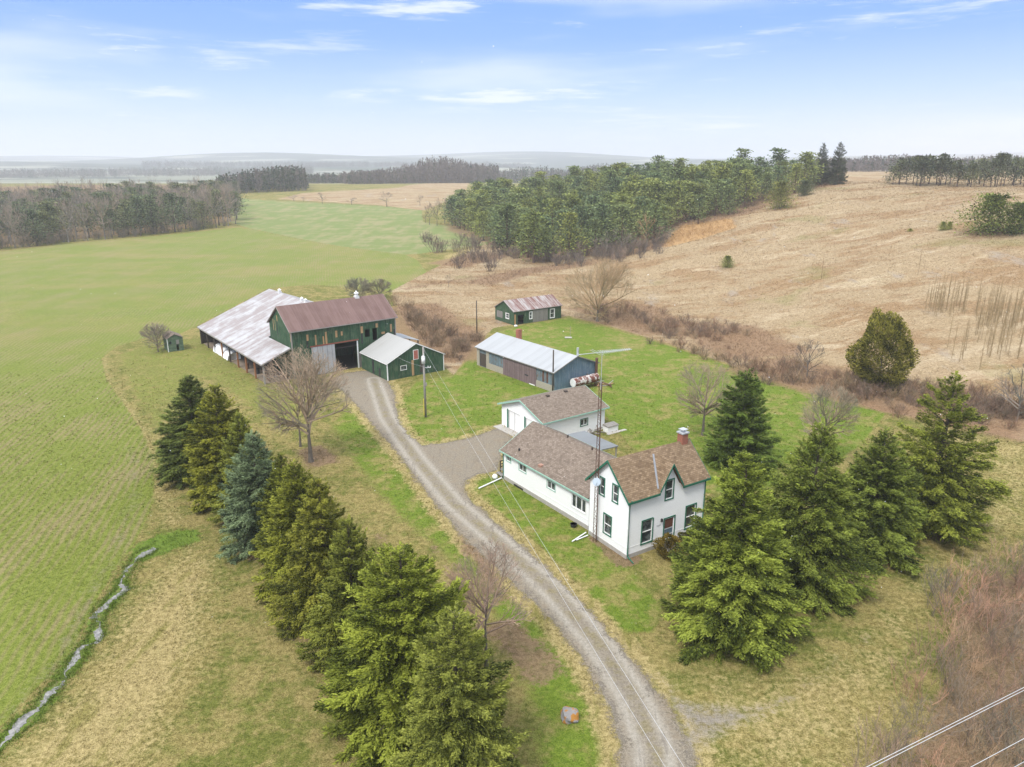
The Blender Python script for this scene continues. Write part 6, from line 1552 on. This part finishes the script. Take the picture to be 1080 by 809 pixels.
# ------------------------------------------------------------------ light and sky
SUN = Vector((-.42, -.62, 1.05)).normalized()
sd = bpy.data.lights.new('sun', 'SUN'); sd.energy = 2.7; sd.angle = math.radians(16); sd.color = (1, .965, .91)
so_ = bpy.data.objects.new('sun', sd); COL.objects.link(so_); so_.rotation_euler = SUN.to_track_quat('Z', 'Y').to_euler()
Wd = bpy.data.worlds.new('World'); SC.world = Wd; Wd.use_nodes = True; nt = Wd.node_tree
for n_ in list(nt.nodes): nt.nodes.remove(n_)
out = nt.nodes.new('ShaderNodeOutputWorld'); bg = nt.nodes.new('ShaderNodeBackground'); nt.links.new(bg.outputs[0], out.inputs[0])
sky = nt.nodes.new('ShaderNodeTexSky'); sky.sky_type = 'NISHITA'; sky.sun_disc = False
sky.sun_elevation = math.asin(SUN.z); sky.sun_rotation = math.atan2(SUN.x, SUN.y); sky.air_density = 1.0; sky.dust_density = 1.2; sky.ozone_density = 1.5
class WN(NT):
    def __init__(s): s.t = nt
w = WN(); dirv = w.coord('Generated'); X_, Y_, Z_ = w.sep(dirv)
rp_ = w.n('ShaderNodeValToRGB'); w.put(rp_.inputs[0], Z_); cr = rp_.color_ramp
stops = [(0.0, (.60, .69, .90)), (.035, (.56, .67, .93)), (.085, (.355, .535, .95)), (.15, (.150, .355, .93)), (.22, (.115, .31, .88)), (.34, (.70, .79, .95)), (.56, (1.25, 1.29, 1.35)), (1.0, (1.6, 1.65, 1.72))]  # upper stops, out of view, brightened to add light on ground and haze
while len(cr.elements) < len(stops): cr.elements.new(.5)
for e, (q, c_) in zip(cr.elements, stops): e.position = q; e.color = (*c_, 1)
cv = w.mapping(dirv, (2.6, 2.6, 21), (0, 0, .2)); n1 = w.noise(cv, 1.35, 6, .58, .25); n2 = w.noise(w.mapping(dirv, (6, 6, 60), (0, 0, .5)), 1.2, 5, .6)
big_ = w.noise(w.mapping(dirv, (1.1, 1.1, 7), (0, 0, 0), (3.1, .7, 0)), 1.6, 4, .55)
cl = w.math('MULTIPLY', w.step(n1, .51, .63), w.step(n2, .40, .60)); cl = w.math('MULTIPLY', cl, w.step(big_, .34, .50)); 
veil = w.math('MULTIPLY', w.step(big_, .46, .66), .5)
ca = w.math('MAXIMUM', w.math('MULTIPLY', cl, .85), veil)
skc = w.mix(ca, rp_.outputs[0], (.80, .84, .96))
nk = w.mix(1, sky.outputs[0], (.075, .075, .075), 'MULTIPLY')
tot = w.mix(.22, skc, nk)
nt.links.new(tot, bg.inputs[0]); bg.inputs[1].default_value = 1.0
# the Sky Texture's own share enters at a strength of about .08
SC.view_settings.view_transform = 'Standard'; SC.view_settings.look = 'None'; SC.view_settings.exposure = .5; SC.view_settings.gamma = 1; SC.view_settings.use_curve_mapping = False
SC.render.engine = 'CYCLES'; cy = SC.cycles
cy.max_bounces = 6; cy.diffuse_bounces = 3; cy.glossy_bounces = 2; cy.transmission_bounces = 2; cy.transparent_max_bounces = 8; cy.volume_bounces = 1
cy.use_denoising = True; cy.denoiser = 'OPENIMAGEDENOISE'; cy.use_adaptive_sampling = True; cy.adaptive_threshold = .004
cy.sample_clamp_indirect = 4; SC.render.film_transparent = False
bpy.context.view_layer.update()
